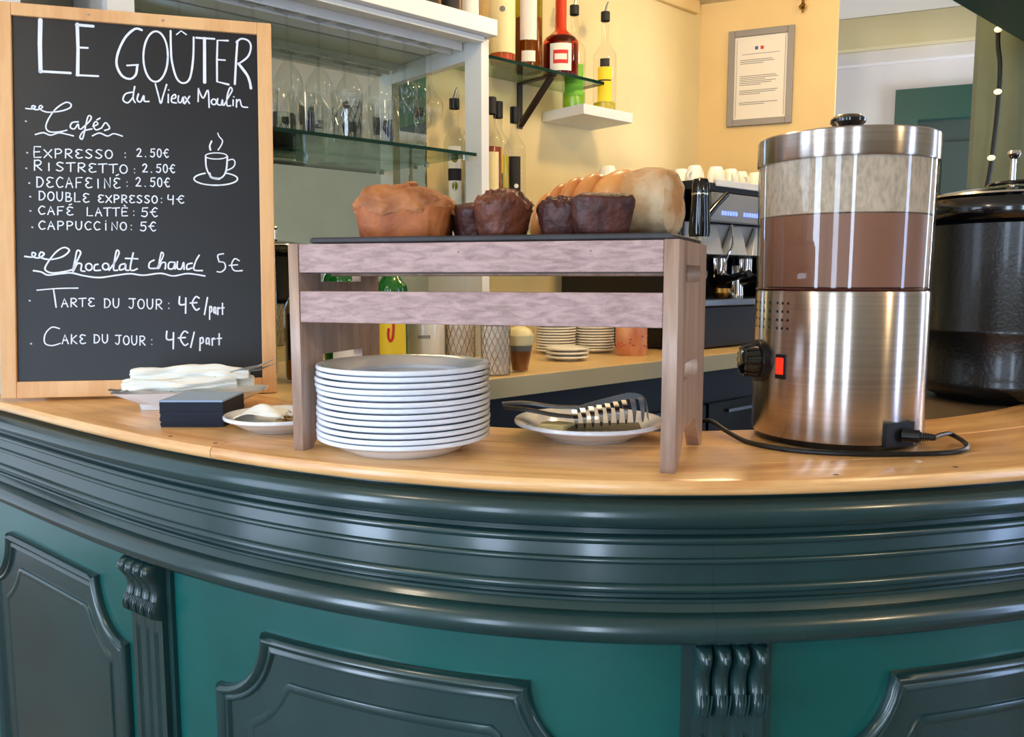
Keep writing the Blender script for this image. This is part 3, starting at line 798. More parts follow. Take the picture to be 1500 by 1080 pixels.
choc = [[(105, 282), (138, 285), (150, 270), (136, 264), (138, 284), (165, 288), (185, 271), (172, 262), (166, 283), (205, 296), (260, 284), (292, 255), (270, 240), (235, 262), (200, 310), (188, 342), (215, 358), (270, 352), (312, 340)],
    [(303, 345), (330, 292), (341, 263), (326, 255), (316, 300), (306, 352), (325, 316), (344, 318), (341, 346), (357, 350)], ell(376, 330, 14, 16), [(416, 318), (402, 322), (400, 345), (426, 345)], ell(450, 328, 14, 15),
    [(465, 345), (494, 302), (511, 264), (500, 254), (490, 300), (485, 342), (502, 345)], [(536, 315), (516, 321), (512, 343), (534, 337), (540, 318), (540, 343), (553, 345)], [(575, 265), (560, 335), (572, 346), (592, 338)], [(540, 290), (595, 292)],
    [(670, 298), (650, 310), (648, 334), (676, 336)], [(684, 336), (714, 278), (706, 262), (696, 300), (690, 338), (706, 311), (724, 311), (722, 338)], [(768, 308), (742, 309), (738, 336), (760, 336), (769, 310), (769, 338)],
    [(781, 305), (779, 334), (798, 338), (810, 308), (812, 340)], [(851, 312), (828, 318), (826, 340), (850, 334)], [(886, 275), (868, 305), (860, 342), (900, 346)],
    [(140, 348), (172, 354), (200, 368), (250, 362), (300, 358), (350, 370), (420, 379), (500, 368), (560, 361), (620, 368), (700, 359), (760, 371), (830, 360), (912, 371)]]
chalk('chalk_lettering', [c2(s) for s in choc], 2.5, 'white script Chocolat chaud, underlined')
p5 = [[(1006, 268), (978, 275), (984, 306)], [(984, 305), (1010, 310), (1014, 335), (994, 352), (974, 351)], [(1085, 300), (1062, 291), (1046, 320), (1060, 346), (1100, 346)], [(1035, 322), (1076, 319)]]
chalk('chalk_lettering', [c2(s) for s in p5], 2.2, 'chalk price 5€')
row([dot(38, 453), [W_(c2([(153, 438), (240, 430), (326, 428)]), 2.0), W_(c2([(222, 432), (228, 480), (232, 516)]), 2.2, False)], line('ARTe', 80, 128, 450, 462, -1), line('DU', 138, 163, 450, 463), line('JOUR', 173, 225, 450, 464, 1), line(':', 229, 236, 452, 465), line('4€', 246, 282, 447, 466, big=1.0, wid=2.5), line('/', 285, 293, 450, 468, wid=2.4), line('part', 293, 318, 457, 472, 1, wid=2.3)], 'chalk line TARTE DU JOUR : 4€/part')
row([dot(39, 515), [W_(c2([(244, 614), (212, 608), (184, 640), (182, 680), (210, 692), (246, 682)]), 2.0)], line('AKe', 80, 115, 502, 515, 0), line('DU', 123, 146, 502, 514), line('JOUR', 153, 199, 503, 516, 1), line(':', 203, 210, 505, 517), line('4€', 226, 264, 497, 517, wid=2.5), line('/', 263, 272, 500, 516, wid=2.4), line('part', 277, 314, 502, 517, 0, wid=2.3)], 'chalk line CAKE DU JOUR : 4€/part')
cup = [W_(ell(308, 240, 17, 4.6, 14), 1.8), W_([(291.5, 241), (292, 256), (297, 268), (305, 273), (316, 272), (323, 262), (325.5, 241)], 2.6), W_([(325, 247), (334, 245), (337.5, 250), (334, 257), (323, 262)], 2.0),
    W_(ell(307, 274, 34, 9.5, 20, -60, 240), 2.4), W_([(299, 231), (298, 225), (301, 218)], 2.6), W_([(311, 231), (316, 224), (318, 217), (313, 211), (311, 206)], 2.0), W_([(297, 266), (300, 272), (312, 274)], 3.6)]
chalk('chalk_drawing', cup, 2.0, 'chalk drawing of a steaming cup on a saucer')

# ------------------------------------------------------------------ curve-filled plates with holes
def holed(outline, holes, th):
    cu = bpy.data.curves.new('tmp', 'CURVE'); cu.dimensions = '2D'; cu.fill_mode = 'BOTH'; cu.extrude = th / 2
    for poly in [outline] + holes:
        sp = cu.splines.new('POLY'); sp.points.add(len(poly) - 1); sp.use_cyclic_u = True
        for q, p in zip(poly, sp.points): p.co = (q[0], q[1], 0, 1)
    o = bpy.data.objects.new('tmp', cu); COL.objects.link(o)
    dg = bpy.context.evaluated_depsgraph_get(); dg.update()
    me = bpy.data.meshes.new_from_object(o.evaluated_get(dg), depsgraph=dg)
    bpy.data.objects.remove(o)
    me2 = me.copy(); me2.materials.clear()
    return me2

# ------------------------------------------------------------------ wooden riser rack
A_ = math.radians(15.5); D_ = math.radians(22)
RW = Vector((math.cos(A_), -math.sin(A_))); RD = Vector((math.sin(D_), math.cos(D_))); RO = Vector((-0.293, 1.082))
def RK(i, j, z):
    q = RO + RW * i + RD * j; return (q.x, q.y, z)
rack = thing('wooden_riser', 'greyed wooden riser stand holding the cakes above the counter', 'stand', (0, 0, 0))
RH = 0.2745
def side(i, th, lbl):
    out = [(0, 0), (0.022, 0), (0.060, 0.045), (0.135, 0.045), (0.178, 0), (0.200, 0), (0.200, RH), (0, RH)]
    h = [[(0.05, 0.225), (0.15, 0.225), (0.15, 0.246), (0.05, 0.246)], [(0.05, 0.105), (0.15, 0.105), (0.15, 0.126), (0.05, 0.126)]]
    me = holed(out, h, th)
    for v in me.vertices:
        j, z, t = v.co.x, v.co.y, v.co.z
        v.co = RK(i + th / 2 + t, j, TOP + z)
    return obj('side_panel', me, M['rack_panel'], rack)
side(0.0, 0.014, 'l'); side(0.486, 0.017, 'r')
def slat(i0, i1, j0, j1, z0, z1, name='rail'):
    mb = MB().hexa([RK(i0, j0, z0), RK(i1, j0, z0), RK(i1, j1, z0), RK(i0, j1, z0), RK(i0, j0, z1), RK(i1, j0, z1), RK(i1, j1, z1), RK(i0, j1, z1)])
    me = mb.mesh(name)
    # rotate grain: keep object coordinates aligned with the rail
    o = obj(name, me, M['rack_wood'], rack, bevel=0.0012)
    return o
slat(0.0145, 0.4855, 0.001, 0.015, TOP + 0.237, TOP + 0.274)
slat(0.0145, 0.4855, 0.001, 0.015, TOP + 0.172, TOP + 0.213)
slat(0.0145, 0.4855, 0.188, 0.199, TOP + 0.234, TOP + 0.274)
obj('shelf_board', MB().hexa([RK(.0145, .0155, TOP + .236), RK(.4855, .0155, TOP + .236), RK(.4855, .187, TOP + .236), RK(.0145, .187, TOP + .236), RK(.0145, .0155, TOP + .244), RK(.4855, .0155, TOP + .244), RK(.4855, .187, TOP + .244), RK(.0145, .187, TOP + .244)]), M['utensil_dark'], rack)
for j in (0.075, 0.125):
    obj('dowel', MB().tube([RK(0.015, j, TOP + 0.236), RK(0.485, j, TOP + 0.236)], 0.0035, 8), M['rack_panel'], rack)
for i in (0.235, 0.40):
    c = RK(i, 0.001, TOP + 0.262); obj('screw', MB().sphere(c, 0.0016, 0.0008, 0.0016, 8), M['grey_metal'], rack)

# slate serving board
sl = []
for k in range(4): pass
def slate_pts():
    cs_ = [(0.030, 0.004), (0.494, 0.004), (0.496, 0.196), (0.030, 0.190)]
    pts = []
    for k in range(4):
        a, b = cs_[k], cs_[(k + 1) % 4]
        for t in range(14):
            u = t / 14; x = a[0] + (b[0] - a[0]) * u; y = a[1] + (b[1] - a[1]) * u
            d = 0.0018 * noise.noise(Vector((x * 60, y * 60, 0)))
            pts.append((x + d, y + d))
    return pts
sp_ = slate_pts()
mb = MB(); c_ = (0.26, 0.1)
def ringz(sc, z): return [RK(c_[0] + (x - c_[0]) * sc, c_[1] + (y - c_[1]) * sc, z) for x, y in sp_]
SZ = TOP + RH
mb.rings([ringz(0.985, SZ + 0.0003), ringz(1.0, SZ + 0.002), ringz(0.998, SZ + 0.006), ringz(0.985, SZ + 0.0078)])
tag(obj('slate_board', mb, M['slate']), 'thin dark grey slate board lying on top of the wooden riser', 'serving board')
ST = SZ + 0.008

# ------------------------------------------------------------------ baking
def oct(x, y, z, seed):
    return 0.55 * noise.noise(Vector((x * 40 + seed, y * 40, z * 40))) + 0.3 * noise.noise(Vector((x * 110 + seed, y * 110, z * 110))) + 0.22 * noise.noise(Vector((x * 260 + seed, y * 260, z * 260)))
def sup_ring(a, b, z, n=40, e=2.6, cx=0, cy=0, nz=0.0, seed=0.0, zn=0.0):
    r = []
    for i in range(n):
        t = 2 * PI * i / n; c, s = math.cos(t), math.sin(t)
        x = a * math.copysign(abs(c) ** (2 / e), c); y = b * math.copysign(abs(s) ** (2 / e), s)
        d = 1 + nz * 1.6 * oct(x, y, z, seed)
        r.append((cx + x * d, cy + y * d, z + zn * 2.0 * oct(x, y, 0.3, seed)))
    return r
# loaf cake
cake = thing('loaf_cake', 'large golden loaf cake with a cracked top at the left of the slate', 'cake', (-0.147, 1.147, ST), -0.10)
rs = [sup_ring(0.058, 0.036, 0.0005, n=120, e=4, nz=.05), sup_ring(0.061, 0.038, 0.004, n=120, e=4, nz=.05), sup_ring(0.064, 0.040, 0.018, n=120, e=3.6, nz=.05), sup_ring(0.067, 0.042, 0.034, n=120, e=3.4, nz=.05), sup_ring(0.0690, 0.0435, 0.042, n=120, e=3.2, nz=.06)]
obj('cake_body', MB().rings(rs), M['loaf'], cake, smooth=True)
rs = []
for kk in range(29):
    k = kk / 2; t = k / 14.0
    ang = -0.35 + t * (PI / 2 + 0.35)
    sc = max(math.cos(ang), 0.0) ** 0.62
    z = 0.043 + 0.031 * math.sin(ang) + (0.004 if k == 0 else 0)
    if k == 14: sc = 0.03
    ring = sup_ring(0.0695 * sc, 0.0445 * sc, z, n=120, e=2.8, nz=.09, seed=3, zn=0.004)
    nr = []
    for (x, y, zz) in ring:
        # the crust has split along a wandering line; the right flank falls lower
        line_y = 0.004 + 0.012 * math.sin(x * 60)
        cr = math.exp(-((y - line_y) / 0.0045) ** 2) * 0.007 * min(1, t * 1.6) * (1 if abs(x) < 0.05 else 0)
        zz -= cr; zz += (-x) * 0.05 * t - (0.010 * max(0, x / 0.07) ** 2) * t
        nr.append((x, y, zz))
    rs.append(nr)
obj('cake_crust', MB().rings(rs), M['loaf_top'], cake, smooth=True)
mb = MB(); mb.tube(cat_rom([(0.000, -0.030, 0.066), (0.008, -0.022, 0.069), (0.004, -0.012, 0.0735), (0.014, -0.002, 0.075), (0.011, 0.010, 0.075)], 4), [0.002] + [0.0042] * 15 + [0.002], 7)
obj('crust_tear', mb, M['loaf'], cake, smooth=True)

def muffin(name, label, loc, w, h, m, seed, body_h=0.6, rough_top=True, e=2.3, wy=None, slump=0.0):
    t = thing(name, label, 'cake', loc, 0.3 * seed)
    wy = wy or w
    rs = []
    for z, s in [(0.0005, .74), (0.003, .80)] + [(0.003 + (h * body_h - .003) * q / 10, .80 + .20 * (q / 10) ** .8) for q in range(1, 11)]:
        rs.append(sup_ring(w * s, wy * s, z, 96, e, nz=.07, seed=seed))
    for kk in range(1, 23):
        k = kk / 2; a = k / 11 * PI / 2; sc = math.cos(a) ** 0.8 if kk < 22 else 0.03
        z = h * body_h + h * (1 - body_h) * math.sin(a)
        rs.append(sup_ring(w * sc, wy * sc, z, 96, e, nz=.15 if rough_top else .06, seed=seed, zn=(0.009 if rough_top else 0.003) * max(0, 1 - k / 11.0) ** .3))
    obj('cake_body', MB().rings(rs), m, t, smooth=True)
    if rough_top:
        rnd = random.Random(int(seed * 10)); mb = MB()
        for k in range(16):
            a = rnd.random() * 6.28; r = rnd.random() * 0.7
            ph = math.asin(min(1, math.sqrt(max(0, 1 - r * r))))
            mb.sphere((w * r * math.cos(a), wy * r * math.sin(a), h * body_h + h * (1 - body_h) * math.sin(ph) * .97), rnd.uniform(.003, .0055), None, rnd.uniform(.003, .006), 8)
        c = obj('crumb_top', mb, m, t, smooth=True); c['kind'] = 'stuff'
    return t
muffin('chocolate_muffin', 'tall brown chocolate muffin with a craggy top beside the golden loaf', (-0.012, 1.060, ST), 0.0365, 0.058, M['choc_warm'], 1.3, 0.66)
muffin('chocolate_muffin', 'small dark muffin half hidden between golden loaf and craggy muffin', (-0.050, 1.150, ST), 0.035, 0.050, M['choc'], 2.1, 0.75, rough_top=False)
muffin('chocolate_muffin', 'dark craggy muffin in front of the brioche, left of the smooth one', (0.066, 1.058, ST), 0.034, 0.048, M['choc'], 3.4, 0.72)
muffin('chocolate_cake', 'smooth dark brown small chocolate cake in front of the cut brioche', (0.110, 1.010, ST), 0.040, 0.0500, M['choc'], 0.15, 0.82, rough_top=False, e=2.8, wy=0.028)

# brioche: plaited lobes and pale torn end
bri = thing('brioche_loaf', 'golden brioche loaf of baked lobes with a pale torn end', 'bread', (0.150, 1.085, ST), math.radians(-24))
def lobe(cx, cy, hw, hh, th, tilt, seed, m, name='lobe', z0=0.0):
    rs = []
    n = 12
    for k in range(n + 1):
        t = -1 + 2 * k / n; sc = max(0.06, (1 - t * t)) ** 0.42
        ring = []
        for i in range(28):
            a = 2 * PI * i / 28
            y = hw * sc * math.copysign(abs(math.cos(a)) ** 0.85, math.cos(a)); z = hh * (0.5 + 0.5 * sc * math.copysign(abs(math.sin(a)) ** 0.75, math.sin(a)))
            x = t * th + tilt * (z - hh * .5)
            d = 1 + 0.05 * noise.noise(Vector((x * 30 + seed, y * 30, z * 30)))
            ring.append((cx + x * d, cy + y * d, z0 + z * (0.98 + 0.02 * d)))
        rs.append(ring)
    mb = MB().rings(rs)
    return obj(name, mb, m, bri, smooth=True)
for k, (x, w, h, th) in enumerate([(-0.130, 0.034, 0.068, 0.018), (-0.112, 0.038, 0.079, 0.018), (-0.091, 0.041, 0.086, 0.020), (-0.066, 0.043, 0.090, 0.024), (-0.026, 0.047, 0.0925, 0.040)]):
    lobe(x, 0.045 - 0.01 * k * .2, w, h, th, 0.30, k * 2.7, M['brioche'])
# torn crumb end
rs = []
for k, (x, sc) in enumerate([(-0.005, .93), (0.020, .99), (0.040, 1.0), (0.052, .93), (0.058, .78), (0.061, .45), (0.062, .05)]):
    ring = []
    for i in range(36):
        a = 2 * PI * i / 36
        y = 0.055 * sc * math.copysign(abs(math.cos(a)) ** .8, math.cos(a)); z = 0.0455 + 0.045 * sc * math.copysign(abs(math.sin(a)) ** .7, math.sin(a))
        d = 1 + 0.10 * noise.noise(Vector((x * 60 + 5, y * 45, z * 45)))
        ring.append((x * 1.0 + 0.003 * noise.noise(Vector((y * 80, z * 80, 2))), 0.036 + y * d, max(0.0006, z * d)))
    rs.append(ring)
obj('torn_end', MB().rings(rs), M['crumb'], bri, smooth=True, label='pale torn crumb end')

# ------------------------------------------------------------------ plates
def plate_mb(r, foot, h, t=0.0035, n=64):
    p = [(0, 0.0028), (foot - 0.004, 0.0028), (foot - 0.003, 0.0), (foot, 0.0), (foot + 0.003, 0.0025), (foot + 0.012, 0.0055), (r * .80, h * .46), (r * .92, h * .68), (r - 0.0018, h - 0.0058), (r - 0.0004, h - 0.0048), (r, h - 0.0030), (r - 0.0004, h - 0.0012), (r - 0.0018, h),
         (r - 0.006, h - 0.0004), (r * .80, h * .80), (r * .68, h * .52), (foot + 0.004, h * .34), (0, h * .30)]
    return MB().lathe(p, n)
pm = plate_mb(0.1165, 0.074, 0.0245).mesh('dinner_plate')
ordn = ['bottom plate', 'second plate from the bottom', 'third plate from the bottom', 'fourth plate from the bottom', 'fifth plate from the bottom', 'sixth plate from the bottom', 'middle plate', 'sixth plate from the top',
        'fifth plate from the top', 'fourth plate from the top', 'third plate from the top', 'second plate from the top', 'top plate']
for k in range(13):
    j = random.Random(k * 3 + 1)
    o = obj('dinner_plate', pm if k else pm, M['plate'], None, smooth=True, loc=(-0.1455 + j.uniform(-.0014, .0014), 1.097 + j.uniform(-.0018, .0018), TOP + 0.0004 + k * 0.00775))
    tag(o, 'white dinner plate, %s of the tall stack under the riser' % ordn[k], 'plate', 'stack of white dinner plates under the riser')
pl2 = obj('serving_plate', plate_mb(0.109, 0.062, 0.0265), M['plate'], None, smooth=True, loc=(0.112, 1.178, TOP + 0.0004))
tag(pl2, 'single white plate holding the grey tongs beside the riser leg', 'plate')
PZ = TOP + 0.0085
# butter wedge
mb = MB().prism([(-0.030, -0.014), (0.006, -0.026), (0.026, 0.0), (0.004, 0.018), (-0.024, 0.010)], 0.0, 0.013)
tag(obj('butter_piece', mb, M['butter'], None, bevel=0.003, loc=(0.067, 1.170, PZ + 0.0008)), 'flat pale butter slab on the left of the single white plate', 'butter')
# serving tongs: two arms, one slotted and toothed head, one flat blade
tg = thing('serving_tongs', 'grey serving tongs with a toothed slotted head lying on the plate', 'tongs', (0.105, 1.165, PZ))
def strip(pts, widths, th, m, name, nrm=None):
    # flat strip following points; widths along y
    P_ = cat_rom(pts, 5); Wd = cat_rom([(w,) for w in widths], 5); rs = []
    for p, w in zip(P_, Wd):
        w = w[0] / 2
        rs.append([(p[0], p[1] - w, p[2]), (p[0], p[1] + w, p[2]), (p[0], p[1] + w, p[2] + th), (p[0], p[1] - w, p[2] + th)])
    return obj(name, MB().rings(rs), m, tg, bevel=0.0006)
strip([(-0.118, 0.030, 0.030), (-0.085, 0.022, 0.028), (-0.045, 0.012, 0.022), (-0.012, 0.004, 0.020)], [0.014, 0.018, 0.016, 0.014], 0.004, M['utensil_dark'], 'lower_arm')
strip([(-0.120, 0.030, 0.036), (-0.085, 0.024, 0.038), (-0.045, 0.014, 0.034), (-0.008, 0.006, 0.034)], [0.012, 0.018, 0.017, 0.016], 0.0035, M['utensil'], 'upper_arm')
obj('blade', MB().hexa([(-0.030, -0.026, 0.006), (0.078, -0.030, 0.008), (0.080, 0.014, 0.010), (-0.020, 0.012, 0.009), (-0.024, -0.020, 0.0078), (0.078, -0.026, 0.010), (0.080, 0.014, 0.0125), (-0.016, 0.012, 0.0115)]), M['utensil_dark'], tg, bevel=0.001)
# curved head: spine rising to the right with teeth hanging down in front
spine = cat_rom([(-0.014, 0.006, 0.034), (0.010, 0.006, 0.042), (0.040, 0.006, 0.050), (0.066, 0.004, 0.056), (0.082, 0.0, 0.052), (0.088, -0.006, 0.040), (0.089, -0.010, 0.026)], 5)
rs = []
for i, p in enumerate(spine):
    d = 0.010
    rs.append([(p[0], p[1] - d, p[2] - 0.006), (p[0], p[1] + d, p[2] - 0.003), (p[0], p[1] + d, p[2]), (p[0], p[1] - d * .6, p[2] + 0.0022)])
obj('head_spine', MB().rings(rs), M['utensil'], tg, smooth=True)
for k in range(9):
    u = k / 8.0; x = -0.016 + 0.094 * u; zt = 0.034 + 0.019 * u; zb = 0.008 + 0.010 * u
    th_ = cat_rom([(x, -0.004, zt), (x + 0.001, -0.014, zt - 0.006), (x + 0.002, -0.019, (zt + zb) / 2), (x + 0.003, -0.014, zb)], 4)
    rs = []
    for i, p in enumerate(th_):
        w = 0.0036 * (1 - 0.75 * (i / (len(th_) - 1)) ** 3)
        rs.append([(p[0] - w, p[1] - 0.0011, p[2]), (p[0] + w, p[1] - 0.0011, p[2]), (p[0] + w, p[1] + 0.0011, p[2]), (p[0] - w, p[1] + 0.0011, p[2])])
    obj('tooth', MB().rings(rs), M['utensil_steel'] if k < 7 else M['utensil'], tg)

# ------------------------------------------------------------------ left end of the counter
DYAW = math.radians(9)
# long white dish with rolled napkins
dish = thing('serving_dish', 'oblong white dish holding napkin-wrapped cutlery before the menu board', 'dish', (-0.572, 1.452, TOP + 0.0004), DYAW)
def rect_ring(a, b, z, e=5, n=48): return sup_ring(a, b, z, n, e)
rs = [rect_ring(.085, .028, 0), rect_ring(.087, .030, 0.010), rect_ring(.128, .052, 0.030), rect_ring(.130, .054, 0.032), rect_ring(.127, .052, 0.032), rect_ring(.086, .030, 0.0135)]
obj('dish_body', MB().rings(rs), M['plate'], dish, smooth=True)
def napkin(label, loc, rz, seed, L_=0.20):
    rs = []
    for k in range(29):
        t = k / 28; x = (t - .5) * L_; ring = []
        wob = 0.002 * math.sin(seed + t * 7)
        for i in range(40):
            a = 2 * PI * i / 40
            r = 0.0125 * (1 + 0.22 * math.sin(2 * a + seed + t * 3) + 0.45 * noise.noise(Vector((math.cos(a) * 2.5 + seed, math.sin(a) * 2.5, t * 5))) + 0.15 * math.sin(5 * a + t * 9)) * (1 - .35 * abs(2 * t - 1) ** 6)
            ring.append((x, 1.25 * r * math.cos(a) + wob, 0.0135 + 0.9 * r * math.sin(a) + wob))
        rs.append(ring)
    o = obj('rolled_napkin', MB().rings(rs), M['white_paper'], None, smooth=True, loc=loc, rot=(0, 0, rz))
    return tag(o, label, 'napkin')
napkin('white rolled napkin lying at the front of the oblong dish', (-0.585, 1.434, TOP + 0.030), DYAW + 0.05, 1.0, 0.19)
napkin('white rolled napkin lying at the back of the oblong dish', (-0.575, 1.468, TOP + 0.030), DYAW - 0.03, 2.3, 0.21)
napkin('white rolled napkin on top of the two others in the dish', (-0.572, 1.450, TOP + 0.048), DYAW + 0.02, 4.1, 0.20)
def fork(label, loc, rz, tilt, L_=0.13):
    f = thing('fork', label, 'fork', loc, rz); f.rotation_euler = (0, -tilt, rz)
    pts = [(-L_ * .6, 0.0, 0.0), (-L_ * .2, 0, 0.002), (L_ * .3, 0, 0.004), (L_ * .42, 0, 0.003)]
    rs = []
    for p, w in zip(pts, (0.005, 0.0035, 0.003, 0.0095)): rs.append([(p[0], -w, p[2]), (p[0], w, p[2]), (p[0], w, p[2] + .0015), (p[0], -w, p[2] + .0015)])
    obj('handle', MB().rings(rs), M['grey_steel'], f, bevel=0.0004)
    for k in range(4):
        y = -0.0078 + 0.0052 * k
        obj('tine', MB().tube([(L_ * .41, y, 0.0035), (L_ * .6, y, 0.001), (L_ * .8, y, 0.006)], [0.0018, 0.0017, 0.0010], 6), M['grey_steel'], f)
    return f
fork('steel fork sticking out of the napkins at the right, tines up', (-0.527, 1.446, TOP + 0.052), DYAW + 0.10, 0.26)
fork('second steel fork beside the first at the right of the napkins', (-0.530, 1.462, TOP + 0.050), DYAW + 0.02, 0.20)
fork('steel fork handle-end at the left of the napkins', (-0.628, 1.425, TOP + 0.036), DYAW + PI + 0.15, -0.05, 0.09)
# napkin stack
nap = thing('paper_napkin_stack', 'square stack of navy paper napkins before the oblong dish', 'napkins', (-0.545, 1.252, TOP), 0.0)
for k in range(14):
    j = random.Random(k); dx, dy = j.uniform(-.0008, .0008), j.uniform(-.0008, .0008)
    obj('napkin', MB().box(0 + dx, 0.098 + dx, 0 + dy, 0.100 + dy, 0.0004 + k * 0.003, 0.0004 + k * 0.003 + 0.0028), M['navy_paper'] if k < 13 else M['blue_paper'], nap, label='lighter top napkin' if k == 13 else None)
# plate with paper and nuts
pl3 = obj('side_plate', plate_mb(0.084, 0.046, 0.024), M['plate'], None, smooth=True, loc=(-0.355, 1.240, TOP + 0.0004))
tag(pl3, 'white plate with folded paper and nuts left of the riser', 'plate')
rs = []
for k in range(9):
    t = k / 8; ring = []
    for i in range(16):
        u = i / 15
        ring.append((-0.062 + 0.080 * u, -0.030 + 0.062 * t + 0.006 * math.sin(u * 5), 0.016 + 0.020 * math.sin(u * PI * .85) * (0.6 + 0.4 * math.sin(t * PI)) + 0.003 * math.sin(t * 9 + u * 7)))
    rs.append(ring)
mb = MB(); n_ = 16; vs = [p for r in rs for p in r]; mb.add(vs, [(j * n_ + i, j * n_ + i + 1, (j + 1) * n_ + i + 1, (j + 1) * n_ + i) for j in range(8) for i in range(15)])
o = obj('folded_paper', mb, M['white_paper'], None, smooth=True, loc=(-0.362, 1.240, TOP)); so = o.modifiers.new('s', 'SOLIDIFY'); so.thickness = 0.0012
tag(o, 'white paper napkin folded over the nuts on the small plate', 'napkin')
mb = MB(); rn = random.Random(5)
for k in range(60):
    a = rn.random() * 6.28; r = 0.034 * math.sqrt(rn.random()); mb.sphere((r * math.cos(a), r * .8 * math.sin(a), 0.004 + rn.random() * 0.008), rn.uniform(.003, .005), rn.uniform(.002, .004), rn.uniform(.002, .003), 8)
o = obj('chopped_nuts', mb, M['nuts'], None, smooth=True, loc=(-0.328, 1.225, TOP + 0.008)); o['kind'] = 'stuff'
tag(o, 'toasted chopped nuts heaped on the small white plate', 'nuts')

# ------------------------------------------------------------------ hot chocolate dispenser
DX, DY = 0.470, 1.177
disp = thing('chocolate_dispenser', 'round steel hot chocolate dispenser with a clear tank, near right of counter', 'drink dispenser', (DX, DY, TOP))
R0 = 0.1165
obj('base_ring', MB().lathe([(0, 0.001), (R0 - .010, 0.001), (R0 - .008, 0.002), (R0 - .006, 0.011), (0, 0.011)], 64), M['black_plastic'], disp, smooth=True)
obj('housing', MB().lathe([(R0 - .012, 0.0105), (R0 - .001, 0.0105), (R0, 0.012), (R0, 0.210), (R0 - .001, 0.2125), (R0 - .010, 0.2130), (0, 0.2130)], 96), M['steel'], disp, smooth=True)
obj('drip_ring', MB().lathe([(R0 - .012, 0.2132), (R0 - .001, 0.2132), (R0 + .0005, 0.2150), (R0 - .001, 0.2168), (R0 - .012, 0.2168)], 96), M['cocoa_dark'], disp, smooth=True)
obj('tank', MB().lathe([(R0 - .001, 0.2168), (R0 + .0012, 0.3870)], 96), M['bowl'], disp, smooth=True)
obj('hot_chocolate', MB().lathe([(0, 0.218), (R0 - .0045, 0.218), (R0 - .0040, 0.3130), (R0 - .006, 0.3136), (0, 0.3136)], 96), [M['cocoa']], disp, smooth=True)
obj('condensation', MB().lathe([(R0 - .0025, 0.3150), (R0 - .0018, 0.3860)], 96), M['condensation'], disp, smooth=True)
obj('stirrer_shaft', MB().lathe([(0.008, 0.3136), (0.008, 0.40)], 16), M['grey_steel'], disp, smooth=True)
obj('lid', MB().lathe([(R0 - .006, 0.3862), (R0 + .0022, 0.3862), (R0 + .0032, 0.3880), (R0 + .0032, 0.4205), (R0 + .0016, 0.4225), (R0 - .004, 0.4232), (R0 - .03, 0.4245), (0, 0.4250)], 96), M['steel'], disp, smooth=True)
kn = obj('lid_knob', MB().lathe([(0, 0.425), (0.012, 0.425), (0.011, 0.434), (0.018, 0.440), (0.0235, 0.446), (0.0235, 0.450), (0.018, 0.4555), (0.006, 0.4575), (0, 0.4577)], 32), M['black_gloss'], disp, smooth=True)
CAMA = math.atan2(-DY, -DX)   # direction from the dispenser to the viewer side
def onbody(az, z, out=0.0):
    a = CAMA + az; return ((R0 + out) * math.cos(a), (R0 + out) * math.sin(a), z)
# vents
for blk in (0, 1):
    for c in range(4 if blk == 0 else 3):
        for r in range(4):
            az = -math.radians(72 - c * 7) if blk == 0 else -math.radians(43 - c * 4.5)
            p = onbody(az, 0.196 - r * 0.0115, 0.0002); q = onbody(az, 0.196 - r * 0.0115, -0.002)
            obj('vent_hole', MB().tube([q, p], 0.0019, 8), M['black_matte'], disp)
# control knob on the left flank
az = -math.radians(63)
kb = MB(); p0 = Vector(onbody(az, 0.113, 0.0)); dr_ = (p0 - Vector((0, 0, 0.113))).normalized()
kb.tube([p0 - dr_ * .004, p0 + dr_ * .006], 0.030, 28)
ko = obj('control_knob', kb, M['black_plastic'], disp, smooth=True, bevel=0.001)
kb = MB(); kb.tube([p0 + dr_ * .006, p0 + dr_ * .024, p0 + dr_ * .027], [0.023, 0.020, 0.016], 24)
sd = Vector((-dr_.y, dr_.x, 0))
for k in range(14):
    a = 2 * PI * k / 14; off = sd * math.cos(a) * 0.0215 + Vector((0, 0, 1)) * math.sin(a) * 0.0215
    kb.tube([p0 + dr_ * .006 + off, p0 + dr_ * .025 + off * .92], 0.0028, 6)
obj('knob_grip', kb, M['black_gloss'], ko, smooth=True)
# rocker switch
az = -math.radians(38); p0 = Vector(onbody(az, 0.109, 0.0)); dr_ = (p0 - Vector((0, 0, 0.109))).normalized(); sd = Vector((-dr_.y, dr_.x, 0)); U_ = Vector((0, 0, 1))
def face_box(p, w, h, d0, d1):
    v = []
    for dd in (d0, d1):
        for (x, z) in ((-w, -h), (w, -h), (w, h), (-w, h)): v.append(p + sd * x + U_ * z + dr_ * dd)
    return MB().hexa(v)
sw = obj('power_switch', face_box(p0, 0.0088, 0.0170, -0.004, 0.0018), M['black_plastic'], disp, bevel=0.0008)
obj('rocker', face_box(p0 + U_ * 0.001, 0.0058, 0.0115, 0.0012, 0.0046), M['red'], sw, bevel=0.001, label='red lit rocker')
# socket and plug
az = math.radians(43); p0 = Vector(onbody(az, 0.024, 0.0)); dr_ = Vector((p0.x, p0.y, 0)).normalized(); sd = Vector((-dr_.y, dr_.x, 0))
obj('socket_block', face_box(p0, 0.0235, 0.0165, -0.008, 0.0035), M['black_matte'], disp, bevel=0.001)
